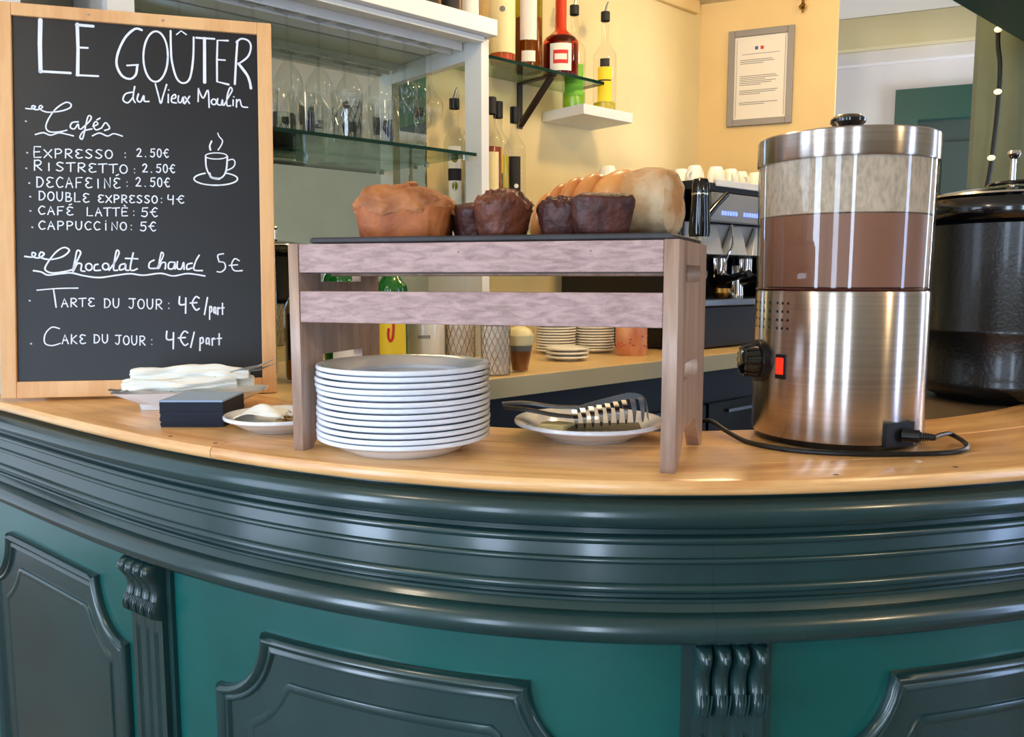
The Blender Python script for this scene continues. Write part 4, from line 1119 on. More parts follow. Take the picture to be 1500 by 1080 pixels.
# power cord (its own thing: plug + cable)
wp = Vector((DX, DY, TOP)); q0 = wp + p0 + dr_ * 0.004
cord = thing('power_cord', 'black power cord with plug looping around the steel dispenser', 'cable', (q0.x, q0.y, TOP))
base = Vector((q0.x, q0.y, TOP))
dir2 = (dr_ + sd * 0.95).normalized()
def rel(v): return tuple(Vector(v) - base)
mb = MB(); mb.tube([rel(q0), rel(q0 + dir2 * .022)], [0.0095, 0.009], 10)
obj('plug', mb, M['black_plastic'], cord, bevel=0.001)
mb = MB()
for k in range(6): mb.tube([rel(q0 + dir2 * (.022 + k * .0028)), rel(q0 + dir2 * (.0238 + k * .0028))], 0.0066 - k * .0004, 10)
mb.tube([rel(q0 + dir2 * .020), rel(q0 + dir2 * .040)], 0.0042, 8)
obj('strain_relief', mb, M['black_plastic'], cord)
cz = TOP + 0.0038
cp = [tuple(q0 + dir2 * .038), (0.612, 1.130, TOP + .013), (0.618, 1.098, TOP + .006), (0.598, 1.066, cz), (0.560, 1.047, cz), (0.50, 1.040, cz), (0.44, 1.043, cz), (0.385, 1.058, cz), (0.345, 1.090, cz), (0.325, 1.130, cz), (0.310, 1.175, TOP + .010), (0.300, 1.215, TOP + .016), (0.290, 1.240, TOP + .012), (0.275, 1.262, TOP + 0.001), (0.262, 1.285, TOP - .06), (0.255, 1.30, TOP - .35)]
cc = cat_rom(cp, 7)
obj('cable', MB().tube([rel(v) for v in cc], 0.0034, 8), M['rubber'], cord, smooth=True)

# ------------------------------------------------------------------ grey shelf behind and soup kettle
fl = thing('side_shelf', 'grey-brown laminate shelf beside the bar under the black kettle', 'shelf', (0, 0, 0))
sh_pts = [BW(0.62 + 0.075 * k, -0.3012, 0)[:2] for k in range(14)] + [(1.55, 2.45), (0.66, 1.80)]
obj('shelf_top', MB().prism(sh_pts, 1.070, 1.094), M['taupe'], fl, bevel=0.003)
obj('shelf_support', MB().box(0.75, 1.10, 1.60, 1.62, 0.0, 1.0695), M['black_matte'], fl)
KZ = 1.0945
ket = thing('soup_kettle', 'round black enamel soup kettle with steel-knobbed lid on right', 'kettle', (0.962, 1.605, KZ))
KR = 0.150
obj('kettle_body', MB().lathe([(0, 0.008), (KR - .030, 0.008), (KR - .012, 0.014), (KR, 0.026), (KR + .003, 0.038), (KR - .001, 0.048), (KR - .002, 0.128), (KR + .001, 0.134), (KR + .001, 0.140), (KR - .002, 0.146), (KR - .002, 0.335), (KR - .010, 0.342), (0, 0.342)], 80), M['black_enamel'], ket, smooth=True)
obj('kettle_foot', MB().lathe([(0, 0.0005), (KR - .040, 0.0005), (KR - .032, 0.009), (0, 0.009)], 48), M['black_matte'], ket, smooth=True)
obj('rim_band', MB().lathe([(KR - .012, 0.342), (KR + .004, 0.342), (KR + .010, 0.350), (KR + .011, 0.366), (KR + .004, 0.382), (KR - .012, 0.388)], 80), M['black_gloss'], ket, smooth=True)
lid = obj('kettle_lid', MB().lathe([(KR - .004, 0.386), (KR - .002, 0.390), (KR - .016, 0.396), (KR - .06, 0.405), (0.03, 0.411), (0, 0.412)], 80), M['black_gloss'], ket, smooth=True)
obj('lid_rim', MB().lathe([(KR - .001, 0.3862), (KR + .003, 0.388), (KR + .001, 0.3915), (KR - .006, 0.3925)], 80), M['chrome'], lid, smooth=True)
obj('lid_knob', MB().lathe([(0, 0.411), (0.012, 0.411), (0.010, 0.416), (0.0048, 0.420), (0.0048, 0.462), (0.010, 0.466), (0.0125, 0.472), (0.010, 0.478), (0, 0.480)], 24), M['chrome'], lid, smooth=True)
mb = MB()
mb.tube(cat_rom([(-0.035, 0.02, 0.411), (-0.03, 0.0, 0.416), (0.0, -0.03, 0.4165), (0.03, -0.045, 0.414), (0.045, -0.05, 0.409)], 4), 0.004, 8)
lh_ = obj('lid_handle', mb, M['black_gloss'], lid, smooth=True)
a = math.radians(-88)
cbx = MB().box(0.0, 0.12, -KR - 0.030, -KR + 0.01, 0.0005, 0.030)
obj('control_box', cbx, M['black_plastic'], ket, bevel=0.003)

# ------------------------------------------------------------------ back worktop and void under it
wt = thing('back_worktop', 'long pale worktop running along the back wall', 'worktop', (0, 0, 0))
obj('worktop_slab', babs(MB().box(-0.504, 1.70, 0.0, 0.699, 1.055, TOP)), [M['worktop']], wt, bevel=0.002)
obj('worktop_lip', babs(MB().box(-0.504, 1.70, -0.003, -0.0002, 1.052, TOP - 0.002)), M['worktop_edge'], wt)
cab = thing('under_counter_fridge', 'black cabinets and fridge fronts under the back worktop', 'cabinet', (0, 0, 0))
obj('carcass', babs(MB().box(-0.42, 1.68, 0.10, 0.66, 0.05, 1.050)), M['black_matte'], cab)
for k in range(3):
    a0 = -0.40 + k * 0.69
    d = obj('door', babs(MB().box(a0 + .004, a0 + .680, 0.078, 0.099, 0.12, 0.93)), M['black_plastic'], cab, bevel=0.002)
    obj('door_handle', babs(MB().box(a0 + .10, a0 + .49, 0.066, 0.078, 0.895, 0.905)), M['grey_steel'], d)
obj('rating_label', babs(MB().box(0.345, 0.375, 0.097, 0.0995, 0.968, 0.976)), M['label_white'], cab, label='small white sticker')
obj('wire_frame', babs(MB().tube([(-0.118, 0.05, 0.90), (-0.118, 0.05, 1.02), (-0.045, 0.05, 1.02)], 0.002, 6)), M['grey_steel'], cab)

# ------------------------------------------------------------------ white display cabinet
wc = thing('glass_cabinet', 'white display cabinet with mirror back and glass shelf for stemware', 'cabinet', (0, 0, 0))
P0, P1 = 0.42, 0.692
def bbox(name, a0, a1, p0, p1, z0, z1, m, par, bev=0.0, label=None):
    return obj(name, babs(MB().box(a0, a1, p0, p1, z0, z1)), m, par, bevel=bev, label=label)
bbox('top_fascia', -0.93, 0.357, 0.38, P1, 2.006, 2.050, M['white_paint'], wc, 0.002)
bbox('inner_rail', -0.66, 0.330, 0.405, 0.43, 1.990, 2.005, M['white_paint'], wc, 0.001)
bbox('corner_post', 0.330, 0.358, P0, 0.495, TOP, 2.005, M['white_paint'], wc, 0.001)
bbox('side_rail', 0.330, 0.358, 0.4955, P1, 1.955, 2.005, M['white_paint'], wc, 0.001)
bbox('side_rail', 0.330, 0.358, 0.4955, P1, TOP, 1.50, M['white_paint'], wc, 0.001)
bbox('divider_post', -0.66, -0.606, P0 + .005, 0.45, TOP + .0005, 2.005, M['white_paint'], wc, 0.001)
bbox('divider_post', -0.90, -0.812, 0.445, 0.47, TOP + .0005, 2.005, M['white_paint'], wc, 0.001)
bbox('mirror_back', -0.62, 0.329, 0.684, P1, TOP, 2.004, M['mirror'], wc)
bbox('back_panel', -0.93, -0.622, 0.684, P1, TOP, 2.004, M['grey_wall'], wc)
bbox('divider_panel', -0.655, -0.64, 0.4505, 0.683, TOP, 2.005, M['white_paint'], wc)
gs = bbox('shelf_pane', -0.60, 0.311, P0, 0.683, 1.676, 1.684, M['shelf_glass'], wc)
bbox('shelf_edge', -0.60, 0.311, P0 - .0005, P0 + .0035, 1.6755, 1.6845, M['glass_edge'], gs, label='dark green polished front edge')
for a in (-0.595, 0.30):
    for p in (0.46, 0.65):
        bbox('shelf_pin', a, a + .012, p, p + .008, 1.668, 1.6755, M['chrome'], wc)
for p in (0.494, 0.545):
    bbox('hanging_rail', -0.60, 0.32, p, p + .004, 1.982, 2.0055, M['white_paint'], wc)

# ------------------------------------------------------------------ stemware and tumblers
gg = 'stemmed glasses hanging upside down in the cabinet'
def stem_prof(h, rb, bowl_h, rf=0.033):
    p = [(0, 0.0), (rf, 0.0), (rf, 0.0015), (0.010, 0.004), (0.004, 0.010), (0.0035, h - bowl_h - 0.006), (0.006, h - bowl_h)]
    for k in range(1, 9):
        t = k / 8; p.append((rb * math.sin(min(1, t * 1.25) * PI / 2) * (1 - 0.22 * max(0, t - .55) / .45), h - bowl_h + bowl_h * t))
    return p
def stemglass(label, loc, flip=False, h=0.205, rb=0.040, bh=0.095, group=None):
    t = thing('wine_glass', label, 'glass', loc, 0, group)
    p = stem_prof(h, rb, bh)
    if flip: p = [(r, h - z) for r, z in p]
    k = 7
    foot = p[:6]; bowl = p[5:]
    if flip: pass
    obj('stem', MB().lathe(foot, 24), M['glass'], t, smooth=True); obj('bowl', MB().lathe(bowl, 28), M['glass'], t, smooth=True)
    return t
g0 = stemglass('clear wine glass hanging upside down at the left of the cabinet', B(-0.565, 0.523, 1.783), True, group=gg)
posn = ['at the left end', 'second from the left', 'third from the left', 'fourth from the left', 'fifth from the left', 'sixth from the left', 'seventh from the left', 'eighth from the left', 'ninth from the left', 'at the right end']
for r, p in enumerate((0.523,)):
    for k in range(10):
        if r == 0 and k == 0: g0['label'] = 'wine glass hanging upside down in the front row, at the left end'; continue
        dup(g0, B(-0.565 + k * 0.088 + (0.01 if r else 0), p, 1.783), 0, 'wine glass hanging upside down in the %s row, %s' % ('front' if r == 0 else 'back', posn[k]), gg)
gt = 'tumblers standing on the glass shelf'
def tumbler(label, loc, r=0.034, h=0.105, ribs=False):
    t = thing('tumbler', label, 'glass', loc, 0, gt)
    prof = [(0, 0.004), (r * .82, 0.004), (r * .84, 0.0), (r * .86, 0.0), (r * .9, 0.01), (r, h), (r * .97, h), (r * .87, 0.012), (0, 0.010)]
    mb = MB().lathe(prof, 28)
    obj('glass_wall', mb, M['glass'], t, smooth=not ribs)
    if ribs:
        mb = MB()
        for k in range(14):
            for sgn in (1, -1):
                a = 2 * PI * k / 14
                pts = [((r * (.9 + .1 * u) + .0004) * math.cos(a + sgn * u * 0.9), (r * (.9 + .1 * u) + .0004) * math.sin(a + sgn * u * 0.9), 0.01 + (h - .03) * u) for u in (0, .25, .5, .75, 1)]
                mb.tube(pts, 0.0009, 4)
        obj('cut_pattern', mb, M['glass'], t)
    return t
tumbler('short clear tumbler standing at the left end of the glass shelf', B(-0.45, 0.50, 1.6845))
t0 = tumbler('plain clear tumbler second from left on the glass shelf', B(-0.355, 0.51, 1.6845))
dup(t0, B(-0.275, 0.53, 1.6845), 0, 'plain clear tumbler third from left on the glass shelf')
dup(t0, B(-0.19, 0.50, 1.6845), 0, 'plain clear tumbler just left of the cut-pattern glass')
tumbler('tall cut-pattern tumbler in the middle of the glass shelf', B(-0.060, 0.500, 1.6845), 0.041, 0.125, True)
dup(t0, B(0.045, 0.50, 1.6845), 0, 'plain clear tumbler just right of the cut-pattern glass', scale=(1.1, 1.1, 1.1))
dup(t0, B(-0.11, 0.60, 1.6845), 0, 'plain clear tumbler behind the cut-pattern glass')
dup(t0, B(0.12, 0.60, 1.6845), 0, 'plain clear tumbler behind the round balloon glass')
stemglass('round balloon wine glass upright on the shelf, nearest the post', B(0.175, 0.520, 1.6845), False, 0.185, 0.046, 0.085)
stemglass('upright wine glass beside the round balloon glass on the shelf', B(0.105, 0.470, 1.6845), False, 0.17, 0.036, 0.080)
stemglass('small upright glass at the right end of the glass shelf', B(0.255, 0.600, 1.6845), False, 0.13, 0.030, 0.060)

# ------------------------------------------------------------------ bottles
def bottle(label, loc, r, h, liquid=None, fill=0.6, glass=None, cap=None, capc='black_plastic', neck=0.013, shoulder=0.62, labels=(), pour=False, group=None, rz=0.0, cap_h=0.03, neck_paint=None):
    t = thing('bottle', label, 'bottle', loc, rz, group)
    hs = h * shoulder; hn = h * (shoulder + 0.16)
    prof = [(0, 0.003), (r * .8, 0.0), (r * .97, 0.003), (r, 0.010), (r, hs)]
    for k in range(1, 7):
        u = k / 6; prof.append((r + (neck - r) * (0.5 - 0.5 * math.cos(u * PI)), hs + (hn - hs) * u))
    prof += [(neck, h - cap_h * .6), (neck + .0015, h - cap_h * .6), (neck + .0015, h - cap_h * .2), (neck * .8, h - cap_h * .2)]
    obj('glass_body', MB().lathe(prof, 28), glass or M['glass'], t, smooth=True)
    if liquid:
        rl = r - 0.0025; zf = h * fill; lp = [(0, 0.006), (rl * .95, 0.006), (rl, 0.012)]
        if zf <= hs: lp += [(rl, zf), (0, zf)]
        else:
            lp += [(rl, hs)]; u = min(1, (zf - hs) / (hn - hs)); 
            for k in range(1, 6):
                w = u * k / 5; lp.append((rl + (neck - .0025 - rl) * (0.5 - 0.5 * math.cos(w * PI)), hs + (hn - hs) * w))
            if zf > hn: lp.append((neck - .0025, zf))
            lp.append((0, lp[-1][1]))
        obj('liquid', MB().lathe(lp, 24), M[liquid], t, smooth=True)
    cm = M[capc]
    if neck_paint:
        pp = [(q[0] + .0008, q[1]) for q in prof[6:]]; obj('wax_seal', MB().lathe(pp, 24), M[neck_paint], t, smooth=True)
    if pour:
        obj('pourer', MB().lathe([(neck + .001, h - cap_h), (neck + .003, h - cap_h), (neck + .003, h), (neck * .5, h + .002), (0, h + .002)], 16), cm, t, smooth=True)
        obj('spout', MB().tube([(0, 0, h), (0.004, 0, h + .02), (0.010, 0, h + .035)], [0.005, 0.004, 0.003], 8), M['grey_steel'], t)
    else:
        obj('cap', MB().lathe([(neck + .001, h - cap_h), (neck + .0025, h - cap_h), (neck + .0025, h - .001), (neck + .001, h), (0, h)], 20), cm, t, smooth=True)
    for (z0, z1, m_, half) in labels:
        a = math.atan2(-loc[1], -loc[0]) - rz
        e = 0.0006 + 0.00025 * (labels.index((z0, z1, m_, half)))
        obj('label', MB().lathe([(r + e, z0 * h), (r + e, z1 * h)], 18, a0=a - half, a1=a + half), M[m_], t, smooth=True)
    return t
def motif(t, r, h, z, m_, rad, loc, rz=0.0, name='label_motif', squash=1.0, off=0.0):
    a = math.atan2(-loc[1], -loc[0]) - rz + off; vs = []
    e = r + 0.0016; n = 16
    vs = [(e * math.cos(a), e * math.sin(a), z * h)]
    for i in range(n):
        b = 2 * PI * i / n; da = rad * math.cos(b) / r; vs.append((e * math.cos(a + da), e * math.sin(a + da), z * h + rad * squash * math.sin(b)))
    obj(name, MB().add(vs, [(0, i + 1, (i + 1) % n + 1) for i in range(n)]), M[m_], t)
ZS = 1.999; 
# top corner glass shelf with triangular brackets
def corner_shelf(label, z, a0, a1, p0, wb):
    s = thing('glass_shelf', label, 'shelf', (0, 0, 0))
    pn = bbox('shelf_pane', a0, a1, p0, 0.699, z - .009, z, M['shelf_glass'], s)
    bbox('shelf_edge', a0, a1, p0 - .0005, p0 + .0035, z - .0095, z + .0003, M['glass_edge'], pn, label='green polished front edge')
    bbox('shelf_edge', a1 - .003, a1 + .0005, p0, 0.699, z - .0095, z + .0003, M['glass_edge'], pn, label='green polished right edge')
    for a in wb:
        br = bbox('bracket', a, a + .022, p0 + .01, 0.699, z - .0135, z - .0095, M['bracket'], s)
        bbox('bracket_leg', a, a + .022, 0.694, 0.6995, z - .16, z - .0137, M['bracket'], br)
        mb = MB().hexa([(a, p0 + .02, z - .018), (a + .022, p0 + .02, z - .018), (a + .022, 0.692, z - .155), (a, 0.692, z - .155), (a, p0 + .03, z - .0138), (a + .022, p0 + .03, z - .0138), (a + .022, 0.6935, z - .142), (a, 0.6935, z - .142)])
        obj('bracket_strut', babs(mb), M['bracket'], br)
    return s
corner_shelf('upper glass shelf on dark brackets right of the white cabinet', 1.998, 0.362, 0.961, 0.52, (0.72,))
corner_shelf('lower glass shelf with flavoured rum bottles behind the cakes', 1.545, 0.362, 0.865, 0.50, (0.80,))
L = B(0.568, 0.60, ZS); t = bottle('bottle with long cream label and orange drink on the upper glass shelf', L, 0.042, 0.34, 'orange_liq', 0.9, labels=((.10, .80, 'label_cream', 1.25),), shoulder=.82)
motif(t, .042, .34, .48, 'label_grey', .009, L)
L = B(0.690, 0.61, ZS); t = bottle('square-shouldered olive whisky bottle with white oval labels', L, 0.046, 0.34, 'amber', 0.5, labels=((.28, .70, 'label_white', .62), (.08, .18, 'label_white', .5)), shoulder=.8, glass=M['olive_glass'])
L = B(0.815, 0.585, ZS); t = bottle('round red-necked cognac liqueur bottle with white and red label', L, 0.060, 0.31, 'red_liq', 0.34, labels=((.04, .32, 'label_white', .62), (.11, .25, 'label_red', .42), (.15, .21, 'label_white', .34)), shoulder=.36, neck=.018, neck_paint='red_wax', capc='label_cream', glass=M['red_glass'], cap_h=.05)
L = B(0.39, 0.5, 2.051)
# bottles standing on the cabinet top, cut by the frame
for k, (a, r, liq, lbl, gl) in enumerate(((0.225, 0.034, 'amber', 'black-labelled bottle on the cabinet top, left one of three', 'label_black'), (0.275, 0.030, 'red_liq', 'black-labelled bottle on the cabinet top, middle of three', 'label_black'), (0.322, 0.030, 'amber', 'white-labelled bottle on the cabinet top, right one of three', 'label_white'))):
    L = B(a * 1.0 + (k - 1) * 0.035, 0.48 + 0.01 * k, 2.0505); bottle(lbl, L, r, 0.30, liq, 0.7, labels=((.03, .45, gl, .9),), group='bottles on the cabinet top')
# white floating shelf with two bottles
tag(obj('wall_shelf', babs(MB().box(0.84, 1.092, 0.50, 0.6995, 1.874, 1.908)), M['white_paint'], None, bevel=0.002), 'small white floating shelf on the cream wall', 'shelf')
L = B(1.025, 0.575, 1.9085); t = bottle('clear bottle with bright yellow label at the end of the white floating shelf', L, 0.041, 0.345, 'yellow_liq', 0.10, labels=((.10, .44, 'label_yellow', .62), (.30, .315, 'label_black', .55), (.44, .52, 'label_black', .4)), shoulder=.56, pour=True, capc='label_black')
L = B(0.895, 0.60, 1.9085); t = bottle('clear bottle with lime green label on the white floating shelf', L, 0.040, 0.345, 'lime_glass', 0.16, labels=((.12, .42, 'label_green', .9),), shoulder=.56, pour=True, capc='label_black')
# rum bottles on the lower glass shelf
ZL = 1.5455
rum = 'flavoured rum bottles behind the cakes'
L = B(0.527, 0.575, ZL); t = bottle('rum bottle with yellow fruit label standing beside the white cabinet post', L, 0.036, 0.335, 'yellow_liq', 0.5, labels=((.0, .56, 'label_yellow', .42), (.0, .56, 'label_white', .3), (.16, .33, 'label_black', .42)), shoulder=.60, group=rum, cap_h=.05)
motif(t, .036, .335, .44, 'label_yellow', .012, L); motif(t, .036, .335, .245, 'label_white', .008, L, name='label_motif'); motif(t, .036, .335, .08, 'label_yellow', .010, L)
L = B(0.620, 0.60, ZL); t = bottle('rum bottle with black label, right of the yellow fruit one', L, 0.036, 0.335, None, labels=((.14, .52, 'label_black', .55), (.0, .14, 'label_white', .55)), shoulder=.60, group=rum, cap_h=.05)
motif(t, .036, .335, .24, 'label_white', .007, L, off=.15)
for k, (a, p, lbl, mm) in enumerate(((0.400, 0.545, 'rum bottle with red berry label seen through the cabinet side', 'label_red'), (0.400, 0.635, 'rum bottle with green vanilla label seen through the cabinet side', 'olive_liq'), (0.470, 0.625, 'rum bottle with red pepper label behind the post', 'label_red'))):
    L = B(a, p, ZL); t = bottle(lbl, L, 0.034, 0.335, None, labels=((.0, .56, 'label_white', .6), (.25, .36, 'label_black', .62)), shoulder=.60, pour=True, group=rum)
    motif(t, .034, .335, .46, mm, .011, L, squash=1.5); motif(t, .034, .335, .20, mm, .009, L, squash=1.5)

L = B(0.470, 0.540, ZL); t = bottle('amber rum bottle with cream label behind the cabinet post', L, 0.033, 0.335, 'amber', 0.55, labels=((.1, .5, 'label_cream', .7),), shoulder=.60, group=rum, cap_h=.05, capc='label_black')
# bottles and jars on the worktop, left of the post
L = B(-0.505, 0.30, TOP); bottle('large green bottle with purple foil beside the menu board frame', L, 0.047, 0.305, 'yellow_liq', 0.5, labels=((.12, .50, 'label_white', 1.0),), capc='purple', cap_h=.06, neck=.018, glass=M['glass'])
L = B(-0.385, 0.34, TOP); bottle('slim lime green liqueur bottle with black cap near the menu board', L, 0.030, 0.388, 'lime_glass', 0.9, labels=((.55, .90, 'label_green', .7),), shoulder=.93, neck=.018, cap_h=.03)
L = B(-0.345, 0.24, TOP); bottle('white-necked bottle with black cap behind the riser, left', L, 0.036, 0.255, 'brown_liq', 0.7, labels=((.2, .6, 'label_black', .9),), capc='label_black', neck=.020, cap_h=.05)
L = B(-0.235, 0.24, TOP); bottle('round-shouldered bright green bottle behind the riser', L, 0.046, 0.30, 'green_glass', 0.7, glass=M['green_glass'], shoulder=.74, neck=.03, labels=((.1, .5, 'label_white', .6),))
L = B(-0.150, 0.17, TOP); t = bottle('green syrup bottle with a yellow label and red letter J', L, 0.037, 0.30, 'olive_liq', 0.6, glass=M['green_glass'], labels=((.10, .55, 'label_yellow', .95),), shoulder=.68)
aL = math.atan2(-L[1], -L[0])
jp = [(0.35, .50), (-0.18, .50), (-0.15, .50), (-0.12, .38), (-0.02, .31), (0.10, .30), (0.20, .33)]
mb = MB(); rr_ = 0.0385; pts = [(rr_ * math.cos(aL - u * .6), rr_ * math.sin(aL - u * .6), v * .30) for u, v in ((.45, .52), (.10, .525))]
mb.tube(pts, 0.0022, 6); pts = cat_rom([(rr_ * math.cos(aL + u * .7), rr_ * math.sin(aL + u * .7), v * .30) for u, v in ((.10, .525), (.10, .40), (.02, .32), (-.18, .29), (-.36, .33), (-.30, .39))], 4)
mb.tube(pts, 0.0030, 6); obj('label_letter', mb, M['label_red'], t, label='red letter J')
def jar(name, label, cat, a, p, r, h, m, z=TOP, lid=None, extra=None):
    t = bthing(name, label, cat, a, p, z)
    obj('jar_wall', MB().lathe([(0, 0.001), (r * .94, 0.001), (r, 0.006), (r, h * .92), (r * .93, h), (r * .90, h), (r * .95, h * .9), (r * .95, 0.01), (0, 0.008)], 32), m, t, smooth=True)
    return t
tw = bthing('steel_beaker', 'small grey tumbler before the green bottle with letter J', 'cup', -0.185, 0.075, TOP)
obj('cup_wall', MB().lathe([(0, 0.001), (0.016, 0.001), (0.020, 0.055), (0.0185, 0.055), (0.015, 0.004), (0, 0.004)], 24), M['grey_steel'], tw, smooth=True)
t = jar('storage_canister', 'white canister with small grey lettering behind the plate stack', 'jar', -0.030, 0.20, 0.045, 0.15, M['cream_china'])
obj('canister_lid', MB().lathe([(0.046, 0.150), (0.046, 0.160), (0.012, 0.164), (0.010, 0.178), (0, 0.180)], 28), M['cork'], t, smooth=True)
ca = math.atan2(-B(-.03, .2)[1], -B(-.03, .2)[0]) - BANG
mb = MB()
for k in range(8):
    a = ca - 0.45 + k * 0.085; mb.box(0.0453 * math.cos(a) - .0009, 0.0453 * math.cos(a) + .0009, 0.0453 * math.sin(a) - .0009, 0.0453 * math.sin(a) + .0009, 0.086, 0.094)
obj('lettering', mb, M['label_grey'], t)
def wire_cyl(t, r, h, n=16, m=M['wire']):
    mb = MB()
    for sgn in (1, -1):
        for k in range(n):
            a = 2 * PI * k / n
            mb.tube([(r * math.cos(a + sgn * u * 1.5), r * math.sin(a + sgn * u * 1.5), 0.003 + h * u) for u in [i / 8 for i in range(9)]], 0.0007, 4)
    mb.tube([(r * math.cos(2 * PI * i / 24), r * math.sin(2 * PI * i / 24), 0.003) for i in range(24)], 0.0016, 6, closed=True)
    mb.tube([(r * math.cos(2 * PI * i / 24), r * math.sin(2 * PI * i / 24), h) for i in range(24)], 0.0016, 6, closed=True)
    return obj('wire_mesh', mb, m, t)
t = bthing('wire_jar', 'glass jar wrapped in diamond wire mesh left of the post', 'jar', 0.050, 0.17, TOP); wire_cyl(t, 0.037, 0.14)
obj('jar_wall', MB().lathe([(0, 0.001), (0.033, 0.001), (0.035, 0.14)], 28), M['condensation'], t, smooth=True)
t = bthing('wire_jar', 'diamond wire mesh holder right of the plate stack', 'jar', 0.064, 0.052, TOP); wire_cyl(t, 0.035, 0.12)
obj('jar_wall', MB().lathe([(0, 0.001), (0.031, 0.001), (0.033, 0.12)], 28), M['condensation'], t, smooth=True)
obj('holder_post', MB().box(0.037, 0.040, -0.004, 0.0, 0.0, 0.12), M['wire'], t)
t = bthing('glass_cup', 'clear glass cup of brown tea with milky top on the worktop', 'cup', 0.150, 0.060, TOP)
obj('cup_wall', MB().lathe([(0, 0.002), (0.020, 0.002), (0.024, 0.02), (0.038, 0.105)], 28), M['glass'], t, smooth=True)
obj('tea', MB().lathe([(0, 0.004), (0.019, 0.004), (0.022, 0.02), (0.0285, 0.052), (0, 0.052)], 28), M['brown_liq'], t, smooth=True)
obj('milk_layer', MB().lathe([(0, 0.0522), (0.0285, 0.0522), (0.0315, 0.066), (0, 0.066)], 28), M['label_grey'], t, smooth=True)
obj('froth', MB().lathe([(0, 0.0662), (0.0315, 0.0662), (0.036, 0.090), (0.028, 0.104), (0.012, 0.112), (0, 0.113)], 28), M['butter'], t, smooth=True)
# saucers
sm = plate_mb(0.062, 0.036, 0.014, n=40).mesh('saucer')
gsau = 'saucers stacked on the back worktop'
def stack(n, a, p, pitch, where, r_mesh=sm):
    nth = ['lowest', 'second lowest', 'third lowest', 'fourth lowest', 'fifth lowest', 'sixth lowest', 'seventh from below', 'eighth from below', 'ninth from below', 'tenth from below', 'next to top', 'uppermost']
    for k in range(n):
        o = obj('saucer', r_mesh, M['cream_china'], None, smooth=True, loc=B(a + random.uniform(-.001, .001), p + random.uniform(-.001, .001), TOP + 0.0004 + k * pitch))
        tag(o, 'cream saucer, %s in the %s' % (nth[k], where), 'saucer', gsau)
stack(3, 0.445, 0.185, 0.0115, 'short front stack of saucers')
stack(11, 0.575, 0.36, 0.0085, 'stack behind the short saucer stack')
stack(12, 0.685, 0.300, 0.0085, 'stack left of the peach tin')
t = bthing('printed_tin', 'round peach-coloured printed tin beside the saucer stacks', 'tin', 0.700, 0.165, TOP)
obj('tin_body', MB().lathe([(0, 0), (0.046, 0), (0.0475, 0.002), (0.0475, 0.125), (0.046, 0.127), (0, 0.127)], 36), M['copper'], t, smooth=True)
mb = MB(); rn = random.Random(4)
for k in range(30):
    a = rn.random() * 6.28; z = 0.02 + rn.random() * 0.045; mb.sphere((0.0472 * math.cos(a), 0.0472 * math.sin(a), z), 0.004, 0.004, 0.003, 6)
c = obj('printed_flowers', mb, M['red_wax'], t); c['kind'] = 'stuff'

# ------------------------------------------------------------------ espresso machine
em = thing('espresso_machine', 'wide grey and black espresso machine on the back worktop', 'coffee machine', (0, 0, 0))
A0, A1 = 0.90, 1.55
bbox('side_panel', A0, A0 + .02, 0.14, 0.66, 1.125, 1.600, M['black_plastic'], em, 0.004)
bbox('side_panel', A1 - .02, A1, 0.14, 0.66, 1.125, 1.600, M['black_plastic'], em, 0.004)
bbox('rear_panel', A0 + .021, A1 - .021, 0.40, 0.66, 1.125, 1.600, M['black_matte'], em)
bbox('base', A0 + .01, A1 - .01, 0.12, 0.66, 1.105, 1.238, M['black_matte'], em, 0.004)
for a in (A0 + .05, A1 - .09):
    bbox('foot', a, a + .04, 0.16, 0.20, TOP + .0003, 1.105, M['black_plastic'], em)
bbox('drip_tray', A0 + .02, A1 - .02, 0.10, 0.399, 1.240, 1.262, M['grey_steel'], em, 0.003)
bbox('cup_tray', A0, A1, 0.10, 0.66, 1.601, 1.628, M['black_matte'], em, 0.003)
bbox('cup_rail', A0 + .12, A1, 0.094, 0.102, 1.618, 1.640, M['white_paint'], em, 0.002)
bbox('control_fascia', A0 + .10, A1 - .021, 0.098, 0.13, 1.508, 1.600, M['fascia_grey'], em, 0.004)
bbox('group_cover', A0 + .021, A1 - .021, 0.14, 0.399, 1.405, 1.507, M['fascia_grey'], em, 0.004)
for a0, a1 in ((0.985, 1.075), (1.135, 1.215), (1.275, 1.36)):
    mb = MB().hexa([(a0 - .03, 0.10, 1.405), (a1, 0.10, 1.405), (a1, 0.137, 1.405), (a0 - .03, 0.137, 1.405), (a0 + .03, 0.128, 1.500), (a1, 0.128, 1.500), (a1, 0.137, 1.500), (a0 + .03, 0.137, 1.500)])
    obj('splash_panel', babs(mb), M['panel_pale'], em, bevel=0.002)
for g in range(2):
    for k in range(6):
        a = 1.055 + g * 0.125 + k * 0.0155
        if g == 0 or True:
            bt = bbox('lit_button', a, a + .0085, 0.0955, 0.098, 1.530, 1.543, M['led'], em)
            bt2 = None
for a in (1.09, 1.245):
    gh = obj('group_head', MB().lathe([(0, 1.330), (0.030, 1.330), (0.034, 1.345), (0.034, 1.395), (0.026, 1.404), (0, 1.404)], 24, *B(a + .05, 0.17)[:2]), M['chrome'], em, smooth=True)
    obj('portafilter', MB().tube([B(a + .05, 0.17, 1.325), B(a + .03, 0.10, 1.330), B(a + .01, 0.02, 1.345)], [0.030, 0.012, 0.012], 14), M['black_gloss'], gh, smooth=True)
obj('steam_lever', babs(MB().tube([(0.945, 0.085, 1.51), (0.99, 0.075, 1.555), (1.040, 0.07, 1.592)], [0.012, 0.010, 0.009], 10)), M['black_gloss'], em, smooth=True)
